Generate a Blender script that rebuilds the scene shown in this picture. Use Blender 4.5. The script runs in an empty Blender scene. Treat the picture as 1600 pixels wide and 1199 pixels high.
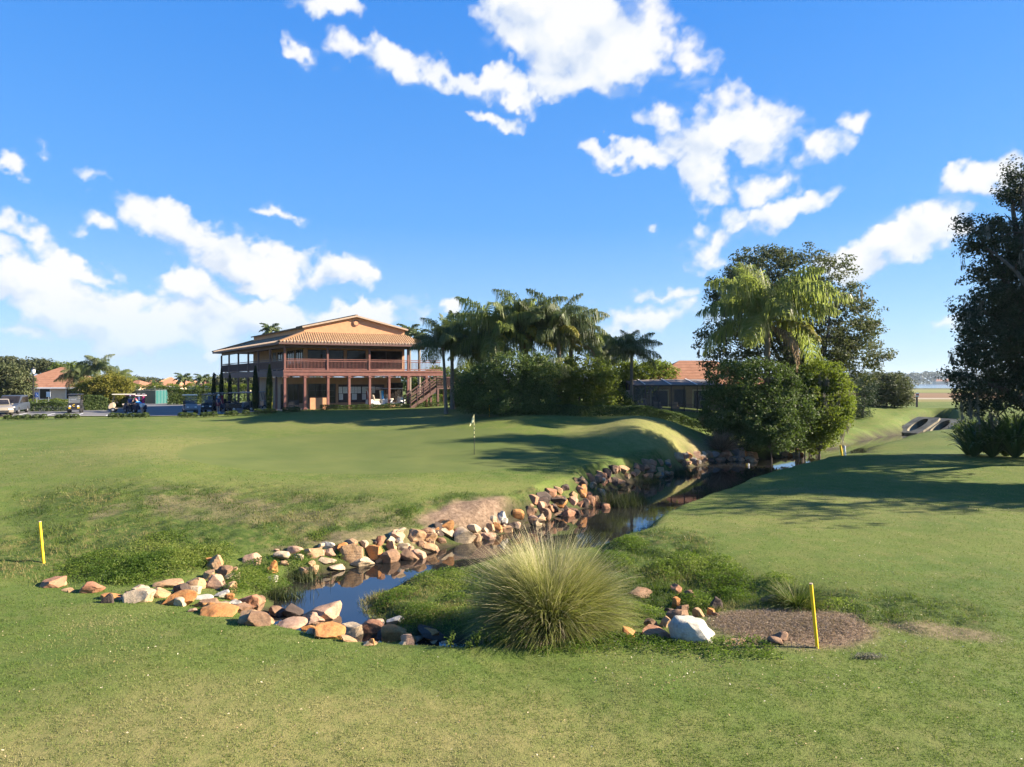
import bpy, bmesh, math, random
import numpy as np
from mathutils import Vector, Matrix

S = bpy.context.scene
COL = S.collection
rnd = random.Random(7)
R = np.random.default_rng(11)
F, HZ, CAMZ = 1067.0, 597.0, 5.0
PI = math.pi
rad = math.radians

# ------------------------------------------------------------------ helpers
def pt(px, py, d):
    """survey point: bearing px, drop py, at d metres"""
    return ((px-800)/F*d, d, CAMZ-(py-HZ)/F*d)
def ptz(px, py, z):
    d = (CAMZ-z)*F/(py-HZ)
    return ((px-800)/F*d, d, z)

def tag(o, label=None, cat=None, group=None, kind=None):
    if label: o['label'] = label
    if cat: o['category'] = cat
    if group: o['group'] = group
    if kind: o['kind'] = kind
    return o

def empty(name, loc, rz=0, label=None, cat=None, group=None):
    o = bpy.data.objects.new(name, None)
    COL.objects.link(o)
    o.location = loc
    o.rotation_euler = (0, 0, rz)
    o.empty_display_size = .3
    return tag(o, label, cat, group)

def link(me, name, m=None, parent=None, loc=None):
    o = bpy.data.objects.new(name, me)
    COL.objects.link(o)
    if m is not None and not me.materials: me.materials.append(m)
    if parent is not None: o.parent = parent
    if loc is not None: o.location = loc
    return o

def mesh_np(name, V, Fc, tint=None, tint_domain='FACE', smooth=False):
    """V (n,3); Fc (m,k) constant k"""
    V = np.asarray(V, dtype=np.float32); Fc = np.asarray(Fc, dtype=np.int32)
    me = bpy.data.meshes.new(name)
    n, (m, k) = len(V), Fc.shape
    me.vertices.add(n); me.vertices.foreach_set('co', V.ravel())
    me.loops.add(m*k); me.loops.foreach_set('vertex_index', Fc.ravel())
    me.polygons.add(m)
    me.polygons.foreach_set('loop_start', np.arange(0, m*k, k, dtype=np.int32))
    me.polygons.foreach_set('use_smooth', np.full(m, smooth))
    if tint is not None:
        a = me.attributes.new('tint', 'FLOAT', tint_domain)
        a.data.foreach_set('value', np.asarray(tint, dtype=np.float32))
    me.update(calc_edges=True)
    return me

class MB:
    """collects shapes, builds ONE mesh object"""
    def __init__(self): self.v = []; self.f = []
    def add(self, vs, fs):
        b = len(self.v); self.v += [tuple(p) for p in vs]; self.f += [tuple(i+b for i in f) for f in fs]
    def box(self, x0, x1, y0, y1, z0, z1, M=None):
        c = [(x0,y0,z0),(x1,y0,z0),(x1,y1,z0),(x0,y1,z0),(x0,y0,z1),(x1,y0,z1),(x1,y1,z1),(x0,y1,z1)]
        if M: c = [M(*p) for p in c]
        self.add(c, [(3,2,1,0),(4,5,6,7),(0,1,5,4),(1,2,6,5),(2,3,7,6),(3,0,4,7)])
        return self
    def bar(self, a, b, w, h=None):
        a = Vector(a); b = Vector(b); h = h or w
        d = (b-a).normalized()
        s = d.cross(Vector((0,0,1)))
        s = Vector((1,0,0)) if s.length < 1e-3 else s.normalized()
        u = s.cross(d)
        c = []
        for p in (a, b):
            for i, j in ((-1,-1),(1,-1),(1,1),(-1,1)): c.append(p+s*i*w/2+u*j*h/2)
        self.add(c, [(3,2,1,0),(4,5,6,7),(0,1,5,4),(1,2,6,5),(2,3,7,6),(3,0,4,7)])
        return self
    def tube(self, pts, rs, n=8, cap=True):
        pts = [Vector(p) for p in pts]
        if not hasattr(rs, '__len__'): rs = [rs]*len(pts)
        vs, fs = [], []
        prev = None
        for i, p in enumerate(pts):
            t = (pts[min(i+1, len(pts)-1)]-pts[max(i-1, 0)]).normalized()
            s = prev-t*prev.dot(t) if prev else t.orthogonal()
            if s.length < 1e-5: s = t.orthogonal()
            s.normalize(); prev = s; u = t.cross(s)
            for k in range(n):
                a = 2*PI*k/n; vs.append(p+(s*math.cos(a)+u*math.sin(a))*rs[i])
        for i in range(len(pts)-1):
            for k in range(n):
                fs.append((i*n+k, i*n+(k+1)%n, (i+1)*n+(k+1)%n, (i+1)*n+k))
        if cap:
            fs.append(tuple(range(n-1, -1, -1))); b = (len(pts)-1)*n; fs.append(tuple(range(b, b+n)))
        self.add(vs, fs); return self
    def prism(self, poly, axis, a, b, M=None):
        """extrude a 2D outline along axis 'x','y' or 'z' from a to b"""
        def P(p, t):
            q = {'x': (t, p[0], p[1]), 'y': (p[0], t, p[1]), 'z': (p[0], p[1], t)}[axis]
            return M(*q) if M else q
        n = len(poly)
        vs = [P(p, a) for p in poly]+[P(p, b) for p in poly]
        fs = [tuple(range(n-1, -1, -1)), tuple(range(n, 2*n))]+[(i, (i+1) % n, n+(i+1) % n, n+i) for i in range(n)]
        self.add(vs, fs); return self
    def lathe(self, prof, n=12, c=(0,0,0)):
        vs, fs = [], []
        for r, z in prof:
            for k in range(n):
                a = 2*PI*k/n; vs.append((c[0]+r*math.cos(a), c[1]+r*math.sin(a), c[2]+z))
        for i in range(len(prof)-1):
            for k in range(n): fs.append((i*n+k, i*n+(k+1)%n, (i+1)*n+(k+1)%n, (i+1)*n+k))
        fs.append(tuple(range(n-1,-1,-1))); b=(len(prof)-1)*n; fs.append(tuple(range(b,b+n)))
        self.add(vs, fs); return self
    def build(self, name, m, parent=None, smooth=False, bevel=0, loc=None, world=True):
        off = Vector((0,0,0))
        if parent is not None and world:
            p = parent
            while p is not None: off += p.location; p = p.parent
        if loc is not None: off = Vector(loc)
        me = bpy.data.meshes.new(name)
        me.from_pydata([tuple(Vector(q)-off) for q in self.v], [], self.f)
        bm = bmesh.new(); bm.from_mesh(me)
        bmesh.ops.recalc_face_normals(bm, faces=bm.faces)
        if bevel:
            bmesh.ops.bevel(bm, geom=[e for e in bm.edges if e.calc_face_angle(0) > .5], offset=bevel, segments=2, affect='EDGES', profile=.6)
        bm.to_mesh(me); bm.free()
        if smooth:
            me.polygons.foreach_set('use_smooth', [True]*len(me.polygons))
            try: me.set_sharp_from_angle(angle=rad(40))
            except Exception: pass
        me.update()
        return link(me, name, m, parent, loc)

# ------------------------------------------------------------------ materials
class NT:
    def __init__(self, name):
        self.m = bpy.data.materials.new(name); self.m.use_nodes = True
        self.t = self.m.node_tree; self.n = self.t.nodes; self.l = self.t.links
        self.n.clear()
        self.out = self.n.new('ShaderNodeOutputMaterial')
    def node(self, typ, ins=None, **kw):
        x = self.n.new(typ)
        for k, v in kw.items(): setattr(x, k, v)
        for k, v in (ins or {}).items():
            s = x.inputs[k]
            if isinstance(v, bpy.types.NodeSocket): self.l.new(v, s)
            else: s.default_value = v
        return x
    def math(self, op, a, b=0.0, clamp=False):
        x = self.node('ShaderNodeMath', {0: a, 1: b}, operation=op); x.use_clamp = clamp
        return x.outputs[0]
    def mix(self, f, a, b, blend='MIX'):
        x = self.node('ShaderNodeMix', data_type='RGBA', blend_type=blend)
        for i, v in ((0, f), (6, a), (7, b)):
            s = x.inputs[i]
            if isinstance(v, bpy.types.NodeSocket): self.l.new(v, s)
            else: s.default_value = (*v, 1) if i > 0 and len(v) == 3 else v
        return x.outputs[2]
    def ramp(self, f, stops, interp='LINEAR'):
        x = self.node('ShaderNodeValToRGB', {0: f}); e = x.color_ramp.elements
        x.color_ramp.interpolation = interp
        while len(e) < len(stops): e.new(.5)
        for q, (p, c) in zip(e, stops): q.position = p; q.color = (*c, 1) if hasattr(c, '__len__') else (c, c, c, 1)
        return x.outputs[0]
    def noise(self, scale, vec=None, detail=4, rough=.55, dist=0):
        ins = {'Scale': scale, 'Detail': detail, 'Roughness': rough, 'Distortion': dist}
        if vec is not None: ins['Vector'] = vec
        return self.node('ShaderNodeTexNoise', ins).outputs[0]
    def obj(self): return self.node('ShaderNodeTexCoord').outputs['Object']
    def pos(self): return self.node('ShaderNodeNewGeometry').outputs['Position']
    def map(self, vec, scale=(1,1,1), rot=(0,0,0)): return self.node('ShaderNodeMapping', {'Vector': vec, 'Scale': scale, 'Rotation': rot}).outputs[0]
    def attr(self, name): return self.node('ShaderNodeAttribute', attribute_name=name).outputs['Fac']
    def bump(self, h, strength=.3, dist=.02): return self.node('ShaderNodeBump', {'Height': h, 'Strength': strength, 'Distance': dist}).outputs[0]
    def finish(self, sh): self.l.new(sh, self.out.inputs[0]); return self.m
    def principled(self, **ins):
        names = {'color': 'Base Color', 'rough': 'Roughness', 'normal': 'Normal', 'metal': 'Metallic', 'spec': 'Specular IOR Level', 'trans': 'Transmission Weight', 'alpha': 'Alpha', 'coat': 'Coat Weight'}
        d = {}
        for k, v in ins.items(): d[names[k]] = (*v, 1) if isinstance(v, tuple) and len(v) == 3 and k == 'color' else v
        return self.node('ShaderNodeBsdfPrincipled', d).outputs[0]

def plain(name, c, rough=.6, var=.18, scale=6, bump=0, metal=0, spec=.4, coord='pos'):
    """painted / plastic / wood surface with a mottled colour"""
    t = NT(name); v = t.pos() if coord == 'pos' else t.obj()
    n = t.noise(scale, v, 5)
    lo = tuple(x*(1-var) for x in c); hi = tuple(min(1, x*(1+var)) for x in c)
    col = t.ramp(n, [(.3, lo), (.7, hi)])
    kw = dict(color=col, rough=rough, metal=metal, spec=spec)
    if bump: kw['normal'] = t.bump(t.noise(scale*8, v, 4), bump, .02)
    return t.finish(t.principled(**kw))

def leafmat(name, c0, c1, c2=None, trans=.35, gloss=.55, spec=.14):
    """leaf: colour varies leaf by leaf (tint), lets some light through"""
    t = NT(name)
    stops = [(0, c0), (.6, c1), (1, c2 or c1)]
    col = t.ramp(t.attr('tint'), stops)
    p = t.principled(color=col, rough=gloss, spec=spec)
    tc = t.mix(.5, col, (c1[0]*1.6, c1[1]*1.7, c1[2]*.8))
    tr = t.node('ShaderNodeBsdfTranslucent', {'Color': tc}).outputs[0]
    return t.finish(t.node('ShaderNodeMixShader', {0: trans, 1: p, 2: tr}).outputs[0])

def barkmat(name, c, rings=0):
    t = NT(name); v = t.obj()
    n = t.noise(5, t.map(v, (3, 3, .6)), 6, .65)
    col = t.ramp(n, [(.3, tuple(x*.55 for x in c)), (.7, tuple(min(1, x*1.3) for x in c))])
    h = n
    if rings:
        w = t.node('ShaderNodeTexWave', {'Vector': v, 'Scale': rings, 'Distortion': 1.5}, bands_direction='Z').outputs[1]
        col = t.mix(t.math('MULTIPLY', w, .45), col, tuple(x*.45 for x in c)); h = t.math('ADD', n, w)
    return t.finish(t.principled(color=col, rough=.9, spec=.15, normal=t.bump(h, .6, .04)))

# ------------------------------------------------------------------ sun + sky + camera
SUN_AZ, SUN_EL = 89.0, 26.0          # clockwise from +Y, so the sun stands to the right, a touch behind
EXPOSURE = 2.0
cd = bpy.data.cameras.new('Camera'); cam = bpy.data.objects.new('Camera', cd); COL.objects.link(cam)
cam.location = (0, 0, CAMZ); cam.rotation_euler = (rad(90), 0, 0)
cd.sensor_width = 36; cd.lens = 36*F/1600; cd.shift_y = -2.5/1600; cd.clip_start = .1; cd.clip_end = 9000
S.camera = cam
sd = bpy.data.lights.new('Sun', 'SUN'); sd.energy = 5.0; sd.angle = rad(.5); sd.color = (1, .87, .70)
so = bpy.data.objects.new('Sun', sd); COL.objects.link(so)
_a, _e = rad(SUN_AZ), rad(SUN_EL)
sunv = Vector((math.sin(_a)*math.cos(_e), math.cos(_a)*math.cos(_e), math.sin(_e)))
so.rotation_euler = sunv.to_track_quat('Z', 'Y').to_euler(); so.location = sunv*200
S.view_settings.view_transform = 'Standard'; S.view_settings.look = 'None'; S.view_settings.exposure = EXPOSURE; S.view_settings.gamma = 1

W = bpy.data.worlds.new('World'); S.world = W; W.use_nodes = True
def make_sky():
    t = W.node_tree; n, l = t.nodes, t.links; n.clear()
    def N(typ, ins=None, **kw):
        x = n.new(typ)
        for k, v in kw.items(): setattr(x, k, v)
        for k, v in (ins or {}).items():
            if isinstance(v, bpy.types.NodeSocket): l.new(v, x.inputs[k])
            else: x.inputs[k].default_value = v
        return x
    def M(op, a, b=0.0, c=0.0, clamp=False):
        x = N('ShaderNodeMath', {0: a, 1: b, 2: c}, operation=op); x.use_clamp = clamp; return x.outputs[0]
    out = N('ShaderNodeOutputWorld')
    sky = N('ShaderNodeTexSky', sky_type='NISHITA', sun_disc=False, sun_elevation=rad(SUN_EL), sun_rotation=rad(SUN_AZ), air_density=1.0, dust_density=.4, ozone_density=3.0, altitude=0)
    hs = N('ShaderNodeHueSaturation', {'Saturation': SKY_SAT, 'Value': 1.0, 'Color': sky.outputs[0]})
    gm = N('ShaderNodeMix', data_type='RGBA', blend_type='MULTIPLY'); gm.inputs[0].default_value = 1
    l.new(hs.outputs[0], gm.inputs[6]); gm.inputs[7].default_value = SKY_TINT
    bg = N('ShaderNodeBackground', {'Color': gm.outputs[2], 'Strength': SKY_STR})
    dirv = N('ShaderNodeTexCoord').outputs['Generated']
    el = N('ShaderNodeSeparateXYZ', {0: dirv}).outputs[2]
    rp = N('ShaderNodeValToRGB', {0: el}); e = rp.color_ramp.elements
    for _ in range(3): e.new(.5)
    for q, (p, cc) in zip(e, SKY_RAMP): q.position = p; q.color = (*cc, 1)
    bg2 = N('ShaderNodeBackground', {'Color': rp.outputs[0], 'Strength': SKY2_STR})
    ms = N('ShaderNodeMixShader', {0: .8, 1: bg.outputs[0], 2: bg2.outputs[0]})
    l.new(ms.outputs[0], out.inputs[0])
    W.cycles.sampling_method = 'MANUAL'; W.cycles.sample_map_resolution = 512
SKY_RAMP = [(0, (.47, .66, .92)), (.08, (.33, .58, .96)), (.22, (.135, .41, .96)), (.5, (.055, .29, .90)), (1, (.04, .22, .75))]
SKY2_STR = .265
SKY_SAT, SKY_TINT, SKY_STR, CLOUD_STR = 1.25, (1, 1, 1, 1), .062, .255
CLOUDS = [  # bearing, height, half axes, tilt, thickness
 (900,52,150,74,0,1.15),(830,18,90,60,0,1.1),(985,85,80,65,20,1),(890,115,90,40,0,1),(1085,105,45,50,30,.55),
 (610,92,95,30,10,1),(720,122,115,26,14,1),(805,152,50,20,25,1),(483,73,30,20,20,.8),(505,4,60,20,0,.9),(780,187,50,13,3,.85),
 (985,250,80,22,9,.95),(1110,205,85,60,-30,1),(1190,195,65,50,-10,.9),(1110,265,55,55,0,.95),(1195,288,50,38,0,.95),(1265,230,48,34,-10,.8),(1050,190,45,30,0,.65),
 (1230,325,75,26,-28,.9),(1170,345,60,24,0,.75),(1115,370,60,34,-20,.75),
 (1400,385,130,42,-22,1.05),(1460,355,80,36,-25,1),(1330,415,80,34,-10,.95),(1540,275,90,30,-22,.95),
 (1010,495,110,32,-4,.8),(1030,455,70,16,-8,.6),(1480,515,50,18,-10,.7),
 (290,358,115,40,14,1.05),(375,395,110,48,20,1.1),(400,435,60,32,10,.9),(515,412,85,28,0,.95),(560,418,40,32,0,.8),(435,333,38,14,15,.85),(315,458,75,38,12,1),
 (45,440,85,50,0,1.1),(160,490,125,50,8,1.05),(230,515,110,46,0,1.05),(90,490,100,40,0,1),(400,500,190,38,-6,1.05),(560,490,120,26,-6,.95),(330,505,110,50,0,1),
 (50,372,80,20,20,.75),(110,410,60,22,25,.75),(155,425,45,18,20,.7),(5,262,30,20,0,.9),(5,388,40,26,0,.8),(695,478,22,14,0,.7),(140,283,45,16,20,.55),(65,243,22,10,10,.6),(1325,190,30,22,20,.6),(1028,362,18,14,0,.6),(150,350,42,18,10,.6),(30,525,60,18,0,.7)]
make_sky()
# ------------------------------------------------------------------ terrain
WZ = -.70
CT = []
def c(px, py, d): CT.append(pt(px, py, d))
def cz(px, py, z): CT.append(ptz(px, py, z))
for x in (-30, -18, -9, 0, 9, 18, 30):
    for y in (-15, -4, 4, 9, 11.5): CT.append((x, y, .03*math.sin(x*.7+y)))
for p in [(0,905),(76,922),(213,950),(333,972),(430,980),(550,1008),(700,1016),(900,1014),(1100,1014),(1300,1016),(1420,1000),(1500,1050),(0,960),(1600,1000)]: cz(*p, 0)
for p in [(1500,940),(1600,900),(1400,900),(1250,850),(1150,815),(1050,830),(1600,840),(1400,840)]: cz(*p, .08)
for p in [(1400,775),(1500,770),(1600,770),(1250,770),(1150,785)]: cz(*p, .12)
for p in [(1330,708),(1280,715),(1230,726),(1180,739),(1130,755),(1080,774),(1030,792),(1000,806),(975,828)]: cz(*p, .05)
for p in [(1400,713),(1500,714),(1600,717),(1800,720)]: cz(*p, .3)
for p in [(1000,880),(1100,885),(1200,905)]: cz(*p, -.05)
for p in [(1010,935),(1060,950),(1100,935)]: cz(*p, -.28)
for p in [(1150,985),(1230,970),(1320,985)]: cz(*p, .06)
for p in [(1230,935),(1190,925)]: cz(*p, -.2)
for p in [(650,955),(700,905),(780,905),(720,960),(610,945)]: cz(*p, -.5)
for p in [(820,960),(870,985),(930,960),(900,900)]: cz(*p, -.2)
# left pocket and the rough slope
for p in [(110,900),(200,905),(290,895)]: cz(*p, -.18)
cz(400,900,-.45); cz(440,915,-.55)
for a in [(550,850,21.5),(550,790,25),(550,760,28),(550,735,33),(550,710,39),(550,690,44),(550,670,50),(550,655,55),(550,642,60),
          (350,845,21),(350,790,25),(350,745,29.5),(350,715,36),(350,690,43),(350,668,51),(350,654,57.5),
          (200,870,19.6),(200,840,21),(200,780,25),(200,740,29),(200,715,33),(200,690,40),(200,670,48),(200,657,54),
          (0,870,19.3),(0,800,24),(0,740,30),(0,700,38),(0,675,46),(0,665,52),(-200,700,36),(-200,800,22),(-300,670,50),
          (741,710,38),(741,735,33),(741,690,42),(741,670,47),(741,655,52),(690,645,58),(700,755,29),(640,790,25.3),
          (700,812,24.8),(700,785,26),(780,782,26.6),(850,763,29.3),(900,742,31.8),(950,727,36),(1000,712,40.5),(1050,707,43.5),(1100,702,48.5),(1150,697,51.5),
          (850,735,33),(850,700,40),(900,710,39),(950,690,43),
          (1000,656,48),(1000,672,44.5),(1050,663,50),(1080,673,51),(1060,690,46),(920,672,46),(1110,684,51.8),(1135,692,52.5),
          (880,655,50),(800,649,51),(800,668,47),(930,663,49),(930,650,54),(1050,646,60),(1000,645,60),(850,645,57),
          (1200,700,52),(1165,697,54),(1250,702,57),(1150,686,57),(1250,670,62),(1200,655,64),(1100,650,60),(1300,650,70)]: c(*a)
for a in [(442,642,62.3),(560,640,65),(640,636,68),(690,633,68),(400,639,72)]: c(*a)
CT += [(-20.8,62.3,2.35),(-8,68,2.5),(-15,75,2.35),(-28,75,2.2),(-35,84,2.1),(-18,90,2.2),(-5,85,2.4),(8,75,2.4),(8,90,2.3),(22,80,2.1),(22,66,1.9)]
for X, Y in [(-30,60),(-40,60),(-50,62),(-60,62),(-30,68),(-45,72),(-60,72),(-35,82),(-50,85),(-65,85),(-40,95),(-60,95),(-80,70),(-80,95),(-70,50),(-50,105),(-20,105),(0,105)]: CT.append((X, Y, 1.9))
# beyond the right lawn: inner bank, culvert, fairway
for a in [(1470,690,57),(1500,678,61),(1560,695,55),(1600,690,56),(1480,668,73),(1520,672,66),(1475,655,77.5),(1400,640,82),(1450,637,88),(1520,640,80),(1340,640,79),(1310,680,66.5),(1310,664,71),(1360,665,73),(1410,655,78),(1450,632,100),(1350,634,98),(1600,640,78),(1700,690,58)]: c(*a)
CT += [(60,88,1.7),(60,105,1.6),(40,105,1.7),(90,100,1.4),(90,70,.5),(70,50,.4),(60,30,.3),(60,0,.2),(-60,20,.6),(-60,0,.3)]
CT = np.array(CT)
keep = [0]
for i in range(1, len(CT)):
    if np.min(np.hypot(*(CT[keep, :2]-CT[i, :2]).T)) > .35: keep.append(i)
CT = CT[keep]

def poly_from(pts): return np.array([p[:2] for p in pts])
_left = [ptz(a, b, WZ) for a, b in [(452,925),(478,908),(540,893),(600,880),(650,873),(700,859),(750,846),(800,833),(850,818),(890,800),(930,793),(945,772),(1000,753),(1040,748),(1080,731),(1130,723),(1180,719),(1215,717),(1240,714),(1290,706),(1330,697),(1345,691),(1375,684),(1420,678),(1440,673),(1470,671)]]
def lip(px, py, z, dd):
    d = (CAMZ-z)*F/(py-HZ)+dd
    return ((px-800)/F*d, d)
_right = [ptz(1480,681,WZ), ptz(1430,685,WZ), ptz(1385,693,WZ), ptz(1352,701,WZ)]
_rightlip = [lip(1330,708,.05,1.3),lip(1280,715,.05,1.3),lip(1230,726,.05,1.3),lip(1180,739,.05,1.2),lip(1130,755,.05,1.1),lip(1080,774,.05,1.0),lip(1030,792,.05,1.0),lip(1000,806,.05,.9),lip(976,828,.0,.9)]
_isl = [ptz(a, b, WZ) for a, b in [(945,862),(915,872),(880,872),(820,868),(745,878),(690,890),(640,900),(600,915),(570,932),(556,942),(566,962),(590,980)]]
_near = [lip(600,1006,0,1.3),lip(550,1003,0,1.5),lip(500,993,0,1.6),lip(455,980,0,1.5),lip(425,968,0,1.6)]
WPOLY = np.array([p[:2] for p in _left+_right+_rightlip+_isl+_near])
WPOLY2 = np.array([lip(650,1004,0,1.35),lip(725,1004,0,1.0),lip(730,1004,0,1.5),lip(690,1004,0,1.7),lip(655,1000,0,1.7)])
def sdist(P, poly):
    """signed distance to polygon, negative inside"""
    P = np.asarray(P, float); A = poly; B = np.roll(poly, -1, 0)
    best = np.full(len(P), 1e9); inside = np.zeros(len(P), bool)
    for a, b in zip(A, B):
        ab = b-a; t = np.clip(((P-a)@ab)/(ab@ab+1e-9), 0, 1)
        best = np.minimum(best, np.hypot(*(P-a-t[:, None]*ab).T))
        cr = (a[1] > P[:, 1]) != (b[1] > P[:, 1])
        with np.errstate(divide='ignore', invalid='ignore'):
            xi = a[0]+(P[:, 1]-a[1])/(b[1]-a[1])*ab[0]
        inside ^= cr & (P[:, 0] < xi)
    return np.where(inside, -best, best)

def tps_fit(C, lam=.002):
    n = len(C); X = C[:, :2]/50
    r2 = ((X[:, None]-X[None])**2).sum(-1)
    K = np.where(r2 > 0, .5*r2*np.log(r2+1e-12), 0)+np.eye(n)*lam*.02
    Pm = np.c_[np.ones(n), X]
    A = np.block([[K, Pm], [Pm.T, np.zeros((3, 3))]])
    return np.linalg.solve(A, np.r_[C[:, 2], 0, 0, 0])
_w = tps_fit(CT)
def tps(P):
    X = CT[:, :2]/50; out = np.empty(len(P))
    for i in range(0, len(P), 20000):
        q = P[i:i+20000]/50
        r2 = ((q[:, None]-X[None])**2).sum(-1)
        out[i:i+20000] = (.5*r2*np.log(r2+1e-12))@_w[:-3]+_w[-3]+q@_w[-2:]
    return out
def sstep(a, b, x): t = np.clip((x-a)/(b-a), 0, 1); return t*t*(3-2*t)
def vnoise(P, sc, seed=0):
    """smooth value noise"""
    q = P*sc; i = np.floor(q).astype(int); f = q-i; f = f*f*(3-2*f)
    def h(a, b):
        n = (a*374761393+b*668265263+seed*144269)&0x7fffffff
        n = ((n^(n>>13))*1274126177)&0x7fffffff
        return (n&0xffff)/65535.
    x, y = i[:, 0], i[:, 1]
    return (h(x,y)*(1-f[:,0])+h(x+1,y)*f[:,0])*(1-f[:,1])+(h(x,y+1)*(1-f[:,0])+h(x+1,y+1)*f[:,0])*f[:,1]
def fbm(P, sc, o=3, seed=0):
    s = 0; a = .5
    for k in range(o): s = s+a*vnoise(P, sc*2**k, seed+k*17); a *= .5
    return s/(1-.5**o)
def height(P):
    P = np.asarray(P, float); x, y = P[:, 0], P[:, 1]
    near = np.clip(P, [-85, -15], [95, 106])
    z = tps(near)
    lakeside = sstep(.38, .5, x/np.maximum(y, 1))
    far = 1.85-lakeside*(sstep(110, 620, y)*2.3+sstep(600, 660, y)*1.2)
    far = np.where(y < 0, .1, far)
    k = np.maximum(sstep(85, 110, y), np.maximum(sstep(-70, -95, x), sstep(75, 105, x)))
    z = z*(1-k)+far*k
    s = np.minimum(sdist(P, WPOLY), sdist(P, WPOLY2))
    wb = .9+.5*fbm(P, .8, 2, 5)
    k = sstep(0, 1, s/wb)
    lo = np.minimum(z, WZ-.04)
    z = np.where(s < 0, np.minimum(z, WZ-.08-.5*np.clip(-s/.8, 0, 1)), np.where(z > WZ, lo*(1-k)+z*k, z))
    rough = roughmask(P)
    z = z+(fbm(P, .45, 3, 3)-.5)*.10*np.clip((60-y)/30, 0, 1)*(s > .3)+rough*(fbm(P, 2.2, 3, 9)-.5)*.22
    return z
def blob(P, c, a, b, rot=0):
    dx, dy = P[:, 0]-c[0], P[:, 1]-c[1]; ca, sa = math.cos(rot), math.sin(rot)
    return np.hypot((dx*ca+dy*sa)/a, (-dx*sa+dy*ca)/b)
def soft(P, c, a, b, rot=0, edge=.35, n=.35, sc=.6, seed=1):
    q = blob(P, c, a, b, rot)+(fbm(P, sc, 3, seed)-.5)*2*n
    return 1-sstep(1-edge, 1+edge, q)
def roughmask(P):
    m = np.maximum.reduce([soft(P, (2.2, 29.3), 3.2, .9, .85, seed=12), soft(P, (4.6, 35), 3.4, .8, 1.05, seed=13), soft(P, (8.2, 41), 3.2, .8, .75, seed=14), soft(P, (-12.2, 20.3), 4.2, 3.0, .1, seed=2), .85*soft(P, (-12.5, 25.2), 5.5, 3.0, .05, edge=.5, n=.5, sc=.5, seed=15), .7*soft(P, (-7.5, 25.0), 3.5, 1.8, .3, edge=.5, n=.5, sc=.6, seed=16), soft(P, (-7.5, 22.3), 3.4, 1.9, .5, seed=3), soft(P, (-3.2, 24.8), 3.2, 1.2, .75, seed=4),
        soft(P, (3.5, 17.2), 2.5, 2.0, 0, seed=5), soft(P, (4.2, 20.5), 2.2, 1.6, .8, seed=6), soft(P, (-2.0, 17.5), 2.2, 2.3, 0, n=.2, seed=7), soft(P, (7.5, 15.3), 2.5, 1.4, -.4, seed=8)])
    return m
def dirtmask(P):
    m = np.maximum.reduce([soft(P, (5.6, 14.1), 1.75, 1.25, .15, edge=.25, n=.25, sc=1.2, seed=21), soft(P, (-1.6, 25.6), 2.1, .75, .75, edge=.3, sc=1.4, seed=22),
        .5*soft(P, (14.0, 48.0), 3.0, 1.6, .7, edge=.5, n=.6, sc=.9, seed=23), .22*soft(P, (13.5, 30.5), 2.6, .8, -.2, edge=.6, n=.6, sc=.9, seed=29), .16*soft(P, (17, 27), 6, .22, -.35, edge=.6, n=.5, sc=1.2, seed=33), .16*soft(P, (18.3, 28), 6, .22, -.35, edge=.6, n=.5, sc=1.2, seed=34), .55*soft(P, (-5, 22.2), 2.5, .5, .5, n=.5, sc=1.5, seed=24), .42*soft(P, (-11, 25.0), 3.2, 1.5, .1, n=1.1, sc=1.0, seed=27), .38*soft(P, (-6.5, 24), 2.6, 1.1, .3, n=1.1, sc=1.0, seed=28), .6*soft(P, (8.6, 13.6), 1.0, .5, -.3, n=.4, sc=1.7, seed=25)])
    return m
def drymask(P):
    m = np.maximum.reduce([soft(P, (-4.0, 9.0), 6.0, 2.0, .06, edge=.6, n=.3, sc=.5, seed=41), .55*soft(P, (4.5, 8.0), 4, 1.2, 0, edge=.6, n=.4, sc=.5, seed=42), .75*soft(P, (9.5, 46), 5.5, 4.0, .3, edge=.5, n=.3, sc=.3, seed=43),
        .5*soft(P, (-19, 38), 5, 7, 0, edge=.6, n=.3, sc=.2, seed=44), .45*soft(P, (-8, 27.5), 9, 2.0, .12, edge=.6, n=.4, sc=.3, seed=45), .35*soft(P, (-9, 53), 14, 4, 0, edge=.6, n=.3, sc=.2, seed=46), .35*soft(P, (12, 26), 7, 3, .3, edge=.6, n=.4, sc=.3, seed=47)])
    return m
def greenmask(P):
    return 1-sstep(.97, 1.03, blob(P, (-8.2, 40), 10.2, 9.0, .12)+(fbm(P, .12, 2, 30)-.5)*.25)

gx = np.concatenate([np.array([-4000,-2500,-1500,-900,-500,-300,-200,-150,-120]), np.arange(-100,-24,1.6), np.arange(-24,28,.15), np.arange(28,100,1.2), np.array([105,115,130,150,180,220,300,400,500,600,750,900,1200,2000,4000])])
gy = np.concatenate([np.array([-300,-100,-50]), np.arange(-30,6,1.5), np.arange(6,34,.125), np.arange(34,60,.2), np.arange(60,112,.6), np.array([114,118,124,130,140,155,175,200,240,280,330,400,480,560,600,630,660,700,900,1200,1600,2500,4000,7000])])
GX, GY = np.meshgrid(gx, gy)
GP = np.c_[GX.ravel(), GY.ravel()]
GZ = height(GP)
GZ2 = GZ.reshape(GX.shape)
def gz(x, y):
    """ground height, read back from the built sheet"""
    x = np.asarray(x, float); y = np.asarray(y, float)
    i = np.clip(np.searchsorted(gx, x)-1, 0, len(gx)-2); j = np.clip(np.searchsorted(gy, y)-1, 0, len(gy)-2)
    u = (x-gx[i])/(gx[i+1]-gx[i]); v = (y-gy[j])/(gy[j+1]-gy[j])
    return (GZ2[j, i]*(1-u)+GZ2[j, i+1]*u)*(1-v)+(GZ2[j+1, i]*(1-u)+GZ2[j+1, i+1]*u)*v
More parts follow.
